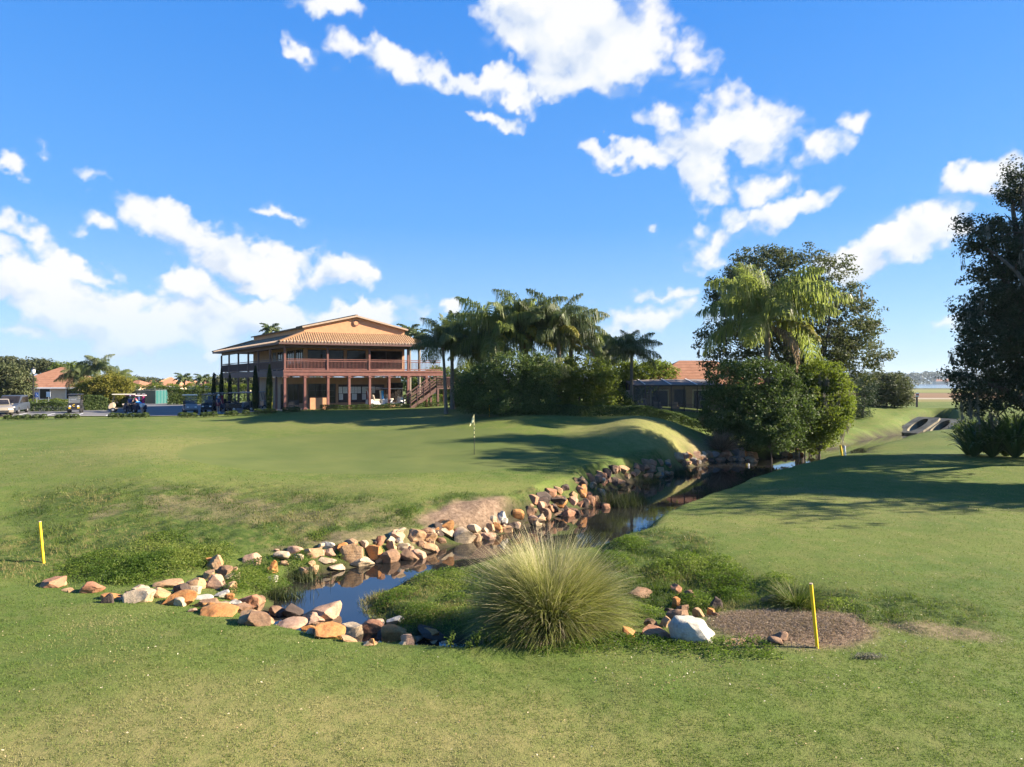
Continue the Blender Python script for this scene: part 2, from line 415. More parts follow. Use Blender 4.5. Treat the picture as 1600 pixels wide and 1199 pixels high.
def g1(x, y): return float(gz(x, y))
def on(px, py, dmin=7, dmax=160, water=False):
    """the spot of ground that a bearing and a drop meet first"""
    d = np.exp(np.linspace(math.log(dmin), math.log(dmax), 1500))
    x = (px-800)/F*d; z = CAMZ-(py-HZ)/F*d
    h = gz(x, d)
    if water: h = np.maximum(h, WZ-.03)
    k = np.argmax(z < h)
    if not (z < h).any(): k = len(d)-1
    return float(x[k]), float(d[k]), float(h[k])

def ground():
    ny, nx = GX.shape
    idx = np.arange(ny*nx).reshape(ny, nx)
    Fc = np.stack([idx[:-1,:-1], idx[:-1,1:], idx[1:,1:], idx[1:,:-1]], -1).reshape(-1, 4)
    me = mesh_np('ground', np.c_[GP, GZ], Fc, smooth=True)
    P = GP
    s = np.minimum(sdist(P, WPOLY), sdist(P, WPOLY2))
    bank = 1-sstep(.1, .95, s+(fbm(P, 1.5, 3, 60)-.5)*1.0)
    far = sstep(104, 110, P[:, 1])*sstep(.4, .5, P[:, 0]/np.maximum(P[:, 1], 1))
    for nm, a in (('putting', greenmask(P)), ('rough', roughmask(P)), ('dirt', dirtmask(P)), ('bank', bank), ('field', far), ('dry', drymask(P))):
        at = me.attributes.new(nm, 'FLOAT', 'POINT'); at.data.foreach_set('value', a.astype(np.float32))
    t = NT('turf'); v = t.pos()
    n1 = t.noise(.22, v, 3); n2 = t.noise(1.3, v, 5, .6); n3 = t.noise(14, v, 4, .7); n4 = t.noise(.07, v, 2)
    fine = t.noise(60, t.map(v, (1, .55, 1)), 3, .7)
    lawn = t.ramp(n1, [(.3, G_A), (.5, G_B), (.7, G_C)])
    lawn = t.mix(t.ramp(n2, [(.42, 0), (.75, .55)]), lawn, G_DRY)
    lawn = t.mix(t.ramp(n3, [(.3, .55), (.55, 0)]), lawn, (.030, .045, .010))
    lawn = t.mix(t.ramp(fine, [(.35, .5), (.6, 0)]), lawn, (.035, .055, .012))
    lawn = t.mix(t.math('MULTIPLY', t.attr('dry'), t.ramp(t.noise(2.6, v, 5, .7), [(.3, .35), (.65, 1)])), lawn, G_DRY)
    gr = t.ramp(t.noise(.35, v, 4), [(.3, (.080, .106, .027)), (.7, (.108, .126, .034))])
    gr = t.mix(t.ramp(n3, [(.4, .18), (.6, 0)]), gr, (.06, .09, .02))
    col = t.mix(t.attr('putting'), lawn, gr)
    rg = t.ramp(t.noise(3.0, v, 5, .7), [(.28, (.020, .034, .008)), (.5, (.055, .085, .016)), (.68, (.125, .115, .040)), (.8, (.16, .11, .055))])
    col = t.mix(t.attr('rough'), col, rg)
    dirt = t.ramp(t.noise(7, v, 6, .75), [(.25, (.05, .035, .022)), (.5, (.17, .115, .075)), (.75, (.33, .24, .165))])
    col = t.mix(t.attr('dirt'), col, dirt)
    mud = t.ramp(t.noise(5, v, 5, .7), [(.3, (.016, .013, .008)), (.7, (.055, .045, .026))])
    col = t.mix(t.attr('bank'), col, mud)
    yy = t.node('ShaderNodeSeparateXYZ', {0: v}).outputs[1]
    yy = t.math('ADD', yy, t.math('MULTIPLY', t.math('SUBTRACT', t.noise(.03, v, 3), .5), 26.0))
    yn = t.node('ShaderNodeMapRange', {'Value': yy, 1: 100.0, 2: 600.0}).outputs[0]
    fld = t.ramp(yn, [(.0, (.10, .13, .03)), (.018, (.17, .15, .05)), (.040, (.18, .15, .06)), (.046, (.30, .26, .19)), (.060, (.30, .26, .19)), (.066, (.17, .105, .055)), (.19, (.19, .12, .065)), (.215, (.07, .06, .035)), (.235, (.16, .17, .05)), (.55, (.17, .17, .055)), (.75, (.08, .085, .035))])
    col = t.mix(t.attr('field'), col, fld)
    h = t.math('ADD', t.math('MULTIPLY', n3, .7), t.math('MULTIPLY', fine, .5))
    amt = t.math('SUBTRACT', 1.0, t.math('MULTIPLY', t.attr('putting'), .8))
    b = t.node('ShaderNodeBump', {'Height': h, 'Strength': t.math('MULTIPLY', amt, .55), 'Distance': .05}).outputs[0]
    t.finish(t.principled(color=col, rough=.85, spec=.12, normal=b))
    o = link(me, 'ground', t.m); tag(o, 'golf course turf with raised putting green and stream banks', 'ground', kind='structure')
G_A, G_B, G_C, G_DRY = (.076, .122, .022), (.101, .143, .027), (.128, .160, .033), (.205, .182, .066)
ground()

def watermesh(name, poly, z, m, label):
    bm = bmesh.new()
    vs = [bm.verts.new((p[0], p[1], z)) for p in poly]
    f = bm.faces.new(vs)
    if f.normal.z < 0: f.normal_flip()
    f.normal_update()
    if f.normal.z < 0: f.normal_flip()
    bmesh.ops.triangulate(bm, faces=bm.faces)
    me = bpy.data.meshes.new(name); bm.to_mesh(me); bm.free()
    return tag(link(me, name, m), label, 'water', kind='structure')
def offset_poly(poly, d):
    """push the outline outward so that the sheet runs under its banks"""
    a = np.roll(poly, 1, 0); b = np.roll(poly, -1, 0); t = b-a; n = np.c_[t[:, 1], -t[:, 0]]; n /= np.linalg.norm(n, axis=1)[:, None]+1e-9
    area = .5*np.sum(poly[:, 0]*b[:, 1]-b[:, 0]*poly[:, 1])
    return poly+n*d*(1 if area > 0 else -1)
t = NT('stream_water'); v = t.pos()
nb = t.bump(t.noise(2.2, t.map(v, (1, 1, 1)), 3), .05, .03)
wcol = t.ramp(t.noise(.6, v, 3), [(.35, (.008, .008, .008)), (.7, (.020, .019, .016))])
M_WATER = t.finish(t.principled(color=wcol, rough=.03, spec=1.0, normal=nb))
watermesh('stream_water', offset_poly(WPOLY, .35), WZ, M_WATER, 'dark still stream reflecting sky')
watermesh('pool_water', offset_poly(WPOLY2, .25), WZ, M_WATER, 'small dark pool beside grass clump')
t = NT('lake_water'); v = t.pos()
M_LAKE = t.finish(t.principled(color=(.10, .14, .20), rough=.12, spec=.6, normal=t.bump(t.noise(.08, v, 3), .3, .4)))
watermesh('lake', np.array([(190, 480), (190, 1680), (2600, 2200), (2600, 480)]), -.9, M_LAKE, 'pale blue lake beyond fields')
# ------------------------------------------------------------------ clouds: a far shell of cloud cover, 6 km out
def clouds():
    step = rad(.095); r0 = 6000.
    A = np.arange(rad(-52), rad(52), step); E = np.arange(rad(.3), rad(36), step)
    AA, EE = np.meshgrid(A, E); P = np.c_[AA.ravel(), EE.ravel()]
    w = np.c_[fbm(P, 14, 5, 101)-.5, fbm(P, 14, 5, 151)-.5]*.055+np.c_[fbm(P, 60, 4, 111)-.5, fbm(P, 60, 4, 161)-.5]*.028
    Q = P+w
    def env(Q):
        acc = np.zeros(len(Q))
        for (px, py, a, b, rot, dn) in CLOUDS:
            azc = math.atan((px-800)/F); elc = math.atan((HZ-py)/F*math.cos(azc)); k = math.cos(azc)
            q = blob(Q, (azc, elc), a/F*k*k*1.12, b/F*k*1.12, -rad(rot))
            acc = np.maximum(acc, np.clip(1-q, 0, 1)**.8*dn)
        return acc
    e = env(Q)
    S2 = P*np.array([1, 1.35])
    n = fbm(S2+w*.4, 24, 8, 201)
    d0 = e*1.75+(n-.5)*1.9
    dens = sstep(.30, 1.08, d0)*(e > .005)
    wisp = .30*sstep(.05, .5, e)*sstep(.42, .75, fbm(S2*np.array([.7, 1.6]), 30, 5, 301))
    dens = np.maximum(dens, wisp)
    dens *= .4+.6*sstep(.0, .13, P[:, 1])
    dens *= .97
    # brightness: thick cores and sunward edges white, undersides a little grey
    off = np.array([.020, .018])
    e2 = env(Q+off); n2 = fbm((P+off)*np.array([1, 1.35])+w*.4, 22, 5, 201)
    lit = np.clip(.55+.95*((d0)-(e2*1.75+(n2-.5)*1.9)), 0, 1)
    lit = np.clip(lit*.55+.45*sstep(.2, .9, n+.2*e), 0, 1)
    R0 = r0
    X = R0*np.sin(AA)*np.cos(EE); Y = R0*np.cos(AA)*np.cos(EE); Z = R0*np.sin(EE)
    V = np.c_[X.ravel(), Y.ravel(), Z.ravel()]
    ny, nx = AA.shape; idx = np.arange(ny*nx).reshape(ny, nx)
    Fc = np.stack([idx[:-1, :-1], idx[:-1, 1:], idx[1:, 1:], idx[1:, :-1]], -1).reshape(-1, 4)
    keepf = dens[Fc].max(1) > .004
    Fc = Fc[keepf]
    used = np.unique(Fc); re = np.full(len(V), -1); re[used] = np.arange(len(used))
    me = mesh_np('clouds', V[used], re[Fc])
    for nm, a in (('cover', dens), ('lit', lit)):
        at = me.attributes.new(nm, 'FLOAT', 'POINT'); at.data.foreach_set('value', a[used].astype(np.float32))
    t = NT('cloud')
    em = t.node('ShaderNodeEmission', {'Color': t.ramp(t.attr('lit'), [(0, (.60, .71, .89)), (.6, (.90, .94, .99)), (.85, (1, 1, 1))]), 'Strength': CLOUD_STR}).outputs[0]
    tr = t.node('ShaderNodeBsdfTransparent').outputs[0]
    m = t.finish(t.node('ShaderNodeMixShader', {0: t.attr('cover'), 1: tr, 2: em}).outputs[0])
    m.cycles.emission_sampling = 'NONE'
    tag(link(me, 'clouds', m), 'scattered white fair weather clouds in blue sky', 'clouds', kind='structure')
clouds()
# ------------------------------------------------------------------ plants
def unit(a): return a/(np.linalg.norm(a, axis=-1, keepdims=True)+1e-9)
def leaf_quads(P, out, size, rg, aspect=.5, up=.3, wild=.8):
    """a pointed four-cornered leaf at each P, roughly facing out"""
    n = len(P)
    nrm = unit(out*.7+rg.normal(0, 1, (n, 3))*wild+np.array([0, 0, up]))
    tg = unit(np.cross(nrm, rg.normal(0, 1, (n, 3)))); bt = np.cross(nrm, tg)
    s = (size*rg.uniform(.6, 1.35, n))[:, None] if np.isscalar(size) else size[:, None]
    bend = nrm*s*.12
    V = np.stack([P-tg*s*.5, P+bt*s*aspect*.5+bend, P+tg*s*.5, P-bt*s*aspect*.5+bend], 1).reshape(-1, 3)
    return V, np.arange(4*n).reshape(-1, 4)
def crown_cloud(lobes, n, rg, size, rc=.45, per=40, shell=.55, squash=.7, low_cut=None, aspect=.55, wild=.8):
    """leaf clusters spread through lobes [(centre, (rx,ry,rz))]; gaps between the clusters stay open"""
    wts = np.array([(r[0]*r[1]*r[2])**(2/3) for _, r in lobes]); wts /= wts.sum()
    k = max(1, int(n/per))
    which = rg.choice(len(lobes), k, p=wts)
    C0 = np.array([l[0] for l in lobes])[which]; RR = np.array([l[1] for l in lobes])[which]
    dv = unit(rg.normal(0, 1, (k, 3))); rr = shell+(1-shell)*rg.uniform(0, 1, k)**.7
    rr *= rg.uniform(.9, 1.12, k)
    C = C0+dv*RR*rr[:, None]
    ctint = rg.uniform(0, 1, k)
    idx = np.repeat(np.arange(k), per)
    cr = rc*rg.uniform(.55, 1.35, k)
    g = unit(rg.normal(0, 1, (len(idx), 3)))*rg.uniform(.35, 1.0, len(idx))[:, None]**.6
    P = C[idx]+g*np.array([1.15, 1.15, squash])*cr[idx][:, None]*1.5
    if low_cut is not None:
        ok = P[:, 2] > low_cut; P = P[ok]; idx = idx[ok]; g = g[ok]
    V, Fc = leaf_quads(P, unit(dv[idx]*.45+unit(g)*.8), size, rg, aspect=aspect, wild=wild*.75)
    tint = np.clip(ctint[idx]*.65+rg.uniform(0, 1, len(idx))*.35, 0, 1)
    return V, Fc, tint
def crown(name, parent, lobes, n, size, m, seed, **kw):
    V, Fc, ti = crown_cloud(lobes, n, np.random.default_rng(seed), size, **kw)
    return link(mesh_np(name, V, Fc, ti), name, m, parent)

L_OAK = leafmat('oak_leaf', (.038,.050,.022), (.085,.100,.042), (.135,.132,.075), trans=.28)
L_OAKD = leafmat('dark_oak_leaf', (.020,.032,.016), (.048,.064,.032), (.090,.086,.056), trans=.2)
L_DARK = leafmat('dark_shrub_leaf', (.030,.054,.016), (.074,.112,.030), (.125,.155,.055), trans=.35, gloss=.5)
L_MID = leafmat('mid_shrub_leaf', (.060,.092,.018), (.125,.160,.032), (.195,.205,.058), trans=.5)
L_LIME = leafmat('lime_shrub_leaf', (.060,.095,.012), (.130,.170,.026), (.200,.210,.045), trans=.45)
L_YEL = leafmat('yellow_shrub_leaf', (.075,.085,.014), (.17,.165,.028), (.24,.20,.05), trans=.4)
L_HEDGE = leafmat('hedge_leaf', (.022,.040,.010), (.055,.085,.018), (.10,.125,.03), trans=.25)
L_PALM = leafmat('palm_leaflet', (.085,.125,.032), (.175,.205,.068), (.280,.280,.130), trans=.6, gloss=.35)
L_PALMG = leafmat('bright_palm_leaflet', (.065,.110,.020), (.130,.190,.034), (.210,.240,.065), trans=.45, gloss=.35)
L_PALMD = leafmat('dark_palm_leaflet', (.045,.068,.024), (.090,.115,.042), (.150,.165,.075), trans=.35, gloss=.4)  # darker green for some of the palms
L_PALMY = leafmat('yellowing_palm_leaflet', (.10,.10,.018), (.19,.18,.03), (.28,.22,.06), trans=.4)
L_DEAD = leafmat('dry_leaflet', (.12,.075,.040), (.24,.165,.09), (.36,.27,.16), trans=.25, gloss=.8, spec=.1)
L_CYP = leafmat('cypress_leaf', (.012,.026,.010), (.030,.055,.018), (.055,.085,.028), trans=.15)
L_FAR = leafmat('distant_leaf', (.035,.045,.020), (.065,.075,.034), (.10,.10,.05), trans=.2)
L_MOSS = leafmat('grey_moss', (.10,.10,.085), (.19,.18,.15), (.28,.26,.22), trans=.3, gloss=.9, spec=.05)
B_PALM = barkmat('palm_bark', (.24,.20,.155), rings=5)
B_OAK = barkmat('oak_bark', (.10,.082,.065))
B_BOOT = barkmat('palm_boot', (.30,.17,.085), rings=9)
M_SHAFT = plain('palm_crownshaft', (.11,.14,.05), .6, .3, 5)

def limbs(mb, base, targets, r0, rg, bend=.12):
    for tg in targets:
        b = Vector(base); e = Vector(tg); n = 7; pts = []; rs = []
        off = Vector(rg.normal(0, 1, 3))*(e-b).length*bend
        for i in range(n+1):
            s = i/n; p = b.lerp(e, s)+off*math.sin(PI*s)*.6+Vector((0, 0, (e-b).length*.10*math.sin(PI*s)))
            pts.append(p); rs.append(r0*(1-s)**.8+.018)
        mb.tube(pts, rs, 7)
        for j in (3, 4, 5):
            for _ in range(2):
                q = pts[j]+Vector(np.clip(rg.normal(0, 1, 3), -1.3, 1.3))*min(1.0, (e-b).length*.16)
                mb.tube([pts[j], pts[j].lerp(q, .5)+Vector((0, 0, .15)), q], [rs[j]*.5, rs[j]*.32, .012], 5)

# palms ---------------------------------------------------------------
def frond(rg, az, e0, L, bend, hang=.6, nl=46, lw=.05, ll=.24, twist=0, stalk=.16):
    """one feather frond: a rachis and two rows of two-step leaflets"""
    V, Fc, T = [], [], []
    n = 26; pts = [np.zeros(3)]; dirs = []
    for i in range(n):
        s = i/n; a = e0-bend*(s**1.25)
        d = np.array([math.cos(a), 0, math.sin(a)]); dirs.append(d); pts.append(pts[-1]+d*L/n)
    pts = np.array(pts); dirs.append(dirs[-1]); dirs = np.array(dirs)
    w0 = .035*L/3
    for i in range(n):
        wa, wb = w0*(1-i/n)+.008, w0*(1-(i+1)/n)+.008
        b = len(V); nu = np.array([-dirs[i][2], 0, dirs[i][0]])
        V += [pts[i]+[0, -wa, 0], pts[i]+[0, wa, 0], pts[i+1]+[0, wb, 0], pts[i+1]+[0, -wb, 0]]
        Fc.append((b, b+1, b+2, b+3)); T.append(.75)
        b = len(V)
        V += [pts[i]-nu*wa, pts[i]+nu*wa, pts[i+1]+nu*wb, pts[i+1]-nu*wb]; Fc.append((b, b+1, b+2, b+3)); T.append(.6)
    for k in range(nl):
        s = stalk+(1-stalk)*(k+.5)/nl; x = s*n; i = min(int(x), n-1); p = pts[i]+(pts[i+1]-pts[i])*(x-i); d = dirs[i]
        nu = np.array([-d[2], 0, d[0]])
        prof = math.sin(PI*min(1, (.16+.84*(s-stalk)/(1-stalk)))**.8)*.85+.15
        for sg in (-1, 1):
            le = ll*L*prof*rg.uniform(.8, 1.15)
            lift = rg.normal(.1, .30)
            dv = unit(np.array([0, sg, 0])*.9+d*rg.uniform(.35, .7)+nu*lift)
            dn = np.array([0, 0, -1.])
            m1 = p+dv*le*.42+dn*le*.08*hang
            dv2 = unit(dv*(1-hang*.75)+dn*hang+rg.normal(0, .10, 3))
            e1 = m1+dv2*le*.40; e2 = e1+unit(dv2+dn*hang*.8)*le*.25
            wd = unit(np.cross(dv, nu+rg.normal(0, .35, 3)))*lw*L/3*rg.uniform(.8, 1.3)
            b = len(V)
            V += [p-wd*.5, p+wd*.5, m1+wd, m1-wd, e1+wd*.75, e1-wd*.75, e2+wd*.1, e2-wd*.1]
            Fc += [(b, b+1, b+2, b+3), (b+3, b+2, b+4, b+5), (b+5, b+4, b+6, b+7)]
            tt = rg.uniform(0, .85); T += [tt, tt, min(1, tt+.15)]
    V = np.array(V); ca, sa = math.cos(az), math.sin(az)
    return np.c_[V[:, 0]*ca-V[:, 1]*sa, V[:, 0]*sa+V[:, 1]*ca, V[:, 2]], np.array(Fc), np.array(T)
def frond_set(specs, rg):
    Vs, Fs, Ts, b = [], [], [], 0
    for sp in specs:
        V, Fc, T = frond(rg, **sp); Vs.append(V); Fs.append(Fc+b); Ts.append(T); b += len(V)
    return np.concatenate(Vs), np.concatenate(Fs), np.concatenate(Ts)
_crowns = {}
def palm_crown_mesh(kind, seed, L):
    seed = seed % 4; key = (kind, seed); L = 4.0     # a few crowns, scaled and turned for each palm
    if key in _crowns: return _crowns[key]
    rg = np.random.default_rng(seed); sp = []
    n = {'queen': 19, 'spiky': 26, 'far': 14}[kind]
    for i in range(n):
        q = (i+.5)/n; az = i*2.399+rg.normal(0, .15)
        if kind == 'spiky': sp.append(dict(az=az, e0=rad(86-70*q+rg.normal(0, 5)), L=L*rg.uniform(.85, 1.05), bend=.6, hang=.22, nl=56, lw=.034, ll=.20))
        elif kind == 'far': sp.append(dict(az=az, e0=rad(78-70*q), L=L*rg.uniform(.85, 1.1), bend=1.7, hang=.6, nl=18, lw=.13, ll=.28))
        else: sp.append(dict(az=az, e0=rad(87-76*q**1.1+rg.normal(0, 6)), L=L*rg.uniform(.85, 1.12), bend=1.25+.75*rg.uniform(0, 1), hang=.93, nl=84, lw=.018, ll=.37))
    V, Fc, T = frond_set(sp, rg)
    _crowns[key] = mesh_np('palm_fronds', V, Fc, T)
    return _crowns[key]
def palm(px, py, d, cpx, cpy, L, seed, label, kind='queen', m=None, r=.16, boot=0, shaft=False, yellow=0, dead=0, rz=0, group='palm trees on the course', base=None):
    """px,py foot; cpx,cpy where the fronds spring from"""
    x, y, _ = pt(px, py, d); z = g1(x, y)
    root = empty('palm_tree', (x, y, z-.05), 0, label, 'palm', group)
    cx, cy, czz = pt(cpx, cpy, d); top = Vector((cx-x, 0, czz-z))
    mb = MB(); n = 9; pts = []; rs = []
    for i in range(n+1):
        s = i/n; pts.append((top.x*s**1.4, .25*math.sin(s*PI)*.3, top.z*s)); rs.append(r*(1.25-.45*s) if i else r*1.6)
    mb.tube(pts, rs, 12)
    tk = mb.build('trunk', B_PALM, root, smooth=True, world=False)
    if shaft:
        mb = MB().tube([top-Vector((0,0,L*.02)), top+Vector((0,0,L*.12)), top+Vector((0,0,L*.22))], [r*.9, r*1.15, r*.5], 12); mb.build('crownshaft', M_SHAFT, root, smooth=True, world=False)
    if boot:
        mb = MB(); rg = np.random.default_rng(seed+5)
        mb.lathe([(r*.9, -boot), (r*1.7, -boot*.8), (r*2.5, -boot*.45), (r*2.4, -boot*.15), (r*1.3, .1)], 12, tuple(top))
        for k in range(26):
            a = rg.uniform(0, 2*PI); h = rg.uniform(-.85, 0)*boot; p = top+Vector((math.cos(a)*r*2.1, math.sin(a)*r*2.1, h))
            mb.tube([p, p+Vector((math.cos(a)*.12, math.sin(a)*.12, .22))], [.05, .02], 4)
        mb.build('fibre_boot', B_BOOT, root, world=False)
    o = link(palm_crown_mesh(kind, seed, L), 'crown', m or L_PALM, root, tuple(top+Vector((0, 0, L*.1 if shaft else .05)))); o.rotation_euler = (0, 0, rz+seed*1.3); o.scale = (L/4,)*3
    rg = np.random.default_rng(seed+9)
    for k in range(yellow):
        V, Fc, T = frond(rg, az=rg.uniform(-2.6, -.5), e0=rad(rg.uniform(5, 35)), L=L*.8, bend=1.6, hang=.7, nl=40)
        link(mesh_np('yellow_frond', V, Fc, T), 'yellow_frond', L_PALMY, root, tuple(top))
    for k in range(dead):
        V, Fc, T = frond(rg, az=rg.uniform(-2.8, .2) if dead > 1 else -.35, e0=rad(rg.uniform(-10, 15)), L=L*.85, bend=1.75, hang=.9, nl=34, lw=.03, ll=.13)
        link(mesh_np('dead_frond', V, Fc, T), 'dead_frond', L_DEAD, root, tuple(top))
    return root

PG = 'palms behind the putting green'
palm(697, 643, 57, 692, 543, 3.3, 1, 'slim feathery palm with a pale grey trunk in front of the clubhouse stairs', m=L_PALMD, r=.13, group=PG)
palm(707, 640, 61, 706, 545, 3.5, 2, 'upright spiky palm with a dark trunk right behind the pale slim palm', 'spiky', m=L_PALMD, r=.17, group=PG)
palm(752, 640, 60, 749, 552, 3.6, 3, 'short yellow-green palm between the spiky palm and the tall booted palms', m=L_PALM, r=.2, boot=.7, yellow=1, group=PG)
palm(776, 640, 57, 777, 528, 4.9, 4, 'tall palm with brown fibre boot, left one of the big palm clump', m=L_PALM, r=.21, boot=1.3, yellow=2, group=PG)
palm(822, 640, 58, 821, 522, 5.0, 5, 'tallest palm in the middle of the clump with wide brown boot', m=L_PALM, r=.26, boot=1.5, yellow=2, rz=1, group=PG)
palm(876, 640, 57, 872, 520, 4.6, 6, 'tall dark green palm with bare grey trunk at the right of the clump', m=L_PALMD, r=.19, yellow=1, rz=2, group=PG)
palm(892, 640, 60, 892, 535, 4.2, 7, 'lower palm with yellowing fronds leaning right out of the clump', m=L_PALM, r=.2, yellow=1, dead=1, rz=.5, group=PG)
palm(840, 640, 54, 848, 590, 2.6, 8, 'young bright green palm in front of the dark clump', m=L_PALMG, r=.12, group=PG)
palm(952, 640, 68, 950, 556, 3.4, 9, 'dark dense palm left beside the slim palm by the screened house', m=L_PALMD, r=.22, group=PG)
palm(987, 640, 61, 987, 558, 3.0, 10, 'slim palm with a straight grey trunk beside the screened house', m=L_PALMG, r=.15, shaft=True, rz=.6, group=PG)
palm(1018, 640, 76, 1022, 578, 1.8, 11, 'small palm behind the hedge left of the terracotta roof', m=L_PALM, r=.12, group=PG)
# the big drooping palm in the middle right
palm(1200, 690, 52, 1199, 512, 6.1, 12, 'big drooping feather palm rising out of the shrubs before the oak', m=L_PALMG, r=.24, shaft=True, yellow=1, dead=2, rz=.3, group=PG)
# left background
palm(150, 640, 88, 153, 578, 2.9, 13, 'tall palm standing above the yellow shrubs by the car park', m=L_PALMG, r=.2, group='palms by the car park')
palm(122, 640, 92, 120, 592, 2.9, 14, 'low broad palm left of the tall car park palm', m=L_PALM, r=.2, group='palms by the car park')
palm(186, 640, 95, 182, 594, 2.7, 15, 'low drooping palm right of the tall car park palm', m=L_PALMD, r=.2, group='palms by the car park')
palm(97, 640, 105, 97, 592, 2.4, 16, 'yellowish palm behind the terracotta roofed house', m=L_PALM, r=.2, group='palms by the car park')
for (a, b, dd, cc, Lq, lb) in [(288, 612, 165, 594, 3.0, 'distant palm above the orange roofs, left of a similar palm'), (318, 612, 160, 595, 2.8, 'distant palm above the orange roofs near the lamp post'),
        (424, 600, 105, 518, 2.2, 'palm whose tuft shows above the clubhouse roof at left'), (640, 600, 100, 521, 2.4, 'palm whose tuft shows above the clubhouse roof at right'), (655, 600, 96, 527, 2.0, 'palm showing behind the right end of the clubhouse roof'), (245, 612, 180, 601, 2.4, 'small far palm above the green fence')]:
    palm(a, b, dd, a, cc, Lq, 17, lb, 'far', m=L_PALMD, r=.2, group='far palms behind the clubhouse')

# broadleaf -------------------------------------------------------------
def P3(px, py, d): return Vector(pt(px, py, d))
def tree(name, px, d, lobes_px, n, size, m, seed, label, cat='tree', trunk_r=.2, bark=None, group=None, depth=.9, trunk=True, moss=0, **kw):
    """lobes_px: (px, py, half width px, half height px, depth shift m)"""
    x = (px-800)/F*d; z = g1(x, d)
    root = empty(name, (x, d, z), 0, label, cat, group)
    k = d/F; lobes = []
    for (lx, ly, a, b, dy) in lobes_px:
        p = P3(lx, ly, d)-Vector((x, d, z)); p.y += dy
        lobes.append((np.array(p), (a*k, max(a, b)*k*depth, b*k)))
    if trunk:
        mb = MB(); rg = np.random.default_rng(seed+3)
        hs = min(l[0][2] for l in lobes)
        fork = Vector((0, 0, max(.3, hs*.55)))
        mb.tube([(0, 0, -.2), (0, 0, .15), fork*.5+Vector((.03, 0, 0)), fork], [trunk_r*1.6, trunk_r*1.15, trunk_r, trunk_r*.85], 10)
        limbs(mb, fork, [l[0] for l in lobes][:12], trunk_r*.55, rg)
        mb.build('trunk', bark or B_OAK, root, smooth=True, world=False)
    crown('crown', root, lobes, n, size, m, seed, low_cut=.02, **kw)
    if moss:
        rg = np.random.default_rng(seed+8); Ps = []
        for j in range(moss):
            l = lobes[rg.integers(len(lobes))]; dv = unit(rg.normal(0, 1, 3)); dv[2] = -abs(dv[2])
            p = l[0]+dv*np.array(l[1])*.95
            L = rg.uniform(.5, 1.3)
            for q in range(26): Ps.append(p+np.array([rg.normal(0, .07), rg.normal(0, .07), -L*rg.uniform(0, 1)]))
        rgm = np.random.default_rng(seed+12)
        for j in range(moss):
            Q = np.array(Ps[j*26:(j+1)*26]); n_ = len(Q)
            V = np.stack([Q+[-.025, 0, 0], Q+[.025, .02, 0], Q+np.c_[rgm.normal(0, .04, n_), rgm.normal(0, .04, n_), -.32*np.ones(n_)], Q+np.c_[rgm.normal(-.03, .04, n_), rgm.normal(0, .04, n_), -.30*np.ones(n_)]], 1).reshape(-1, 3)
            link(mesh_np('hanging_moss', V, np.arange(4*n_).reshape(-1, 4), rgm.uniform(0, 1, n_)), 'hanging_moss', L_MOSS, root)
    return root

# large oak behind the drooping palm
tree('oak_tree', 1250, 60, [(1150,455,48,40,0),(1190,425,55,42,1),(1245,425,52,40,0),(1290,450,48,50,-1),(1320,505,52,50,0),(1345,530,38,40,1),(1330,560,48,36,-1),(1240,480,80,60,2),(1270,545,70,50,0),(1180,500,60,50,1),(1150,540,60,50,1),(1118,462,22,20,0),(1215,400,28,16,0),(1290,600,40,30,0)],
     52000, .24, L_OAK, 31, 'wide live oak with grey-green crown standing behind the drooping palm', trunk_r=.38, rc=.42, per=44, shell=.5, moss=18)
# shrub cluster by the stream
tree('dense_shrub', 1175, 51, [(1150,600,48,38,0),(1200,600,50,42,0),(1130,640,42,40,0),(1180,650,60,48,-.5),(1225,645,42,50,-.3),(1160,685,45,24,0),(1215,685,36,24,-.5),(1235,600,35,30,.5)],
     44000, .19, L_DARK, 32, 'dark round shrub mass on the stream bank beneath the drooping palm', 'shrub', trunk_r=.1, rc=.30, per=40, shell=.6)
tree('dense_shrub', 1280, 52, [(1265,605,32,36,0),(1295,600,28,34,.3),(1285,645,42,38,0),(1310,640,20,34,.4),(1265,668,28,24,0),(1268,692,24,16,0),(1290,684,18,14,.3),(1285,580,30,18,0),(1320,615,14,24,.3)],
     24000, .19, L_LIME, 33, 'yellow-green shrub trailing pale roots over the stream at the right of the dark shrub', 'shrub', trunk_r=.09, rc=.30, per=40, shell=.6, moss=26)
tree('dense_shrub', 1205, 48.5, [(1195,668,24,30,0),(1215,690,22,16,0),(1225,660,20,24,0),(1185,690,14,12,0)], 9000, .16, L_DARK, 34, 'small glossy shrub at the foot of the dark shrub mass, just over the rocks', 'shrub', trunk_r=.05, rc=.22, per=36, shell=.55)
tree('pine_bush', 1348, 76, [(1345,600,20,22,0),(1350,630,18,22,0),(1362,612,12,16,0),(1338,625,12,22,0),(1345,650,15,12,0),(1330,645,12,12,0)], 9000, .22, L_CYP, 35, 'dark needly pine bush between the lime shrub and the rounded hedge tree', 'bush', trunk_r=.1, rc=.3, per=36, shell=.5, aspect=.18)
tree('round_shrub', 1385, 84, [(1370,610,30,26,0),(1398,610,26,26,0),(1385,598,30,14,0),(1410,622,14,14,0),(1360,622,16,14,0)], 16000, .24, L_OAK, 36, 'rounded clipped shrub on the fairway before the lake', 'shrub', trunk_r=.12, rc=.35, per=36, shell=.6)
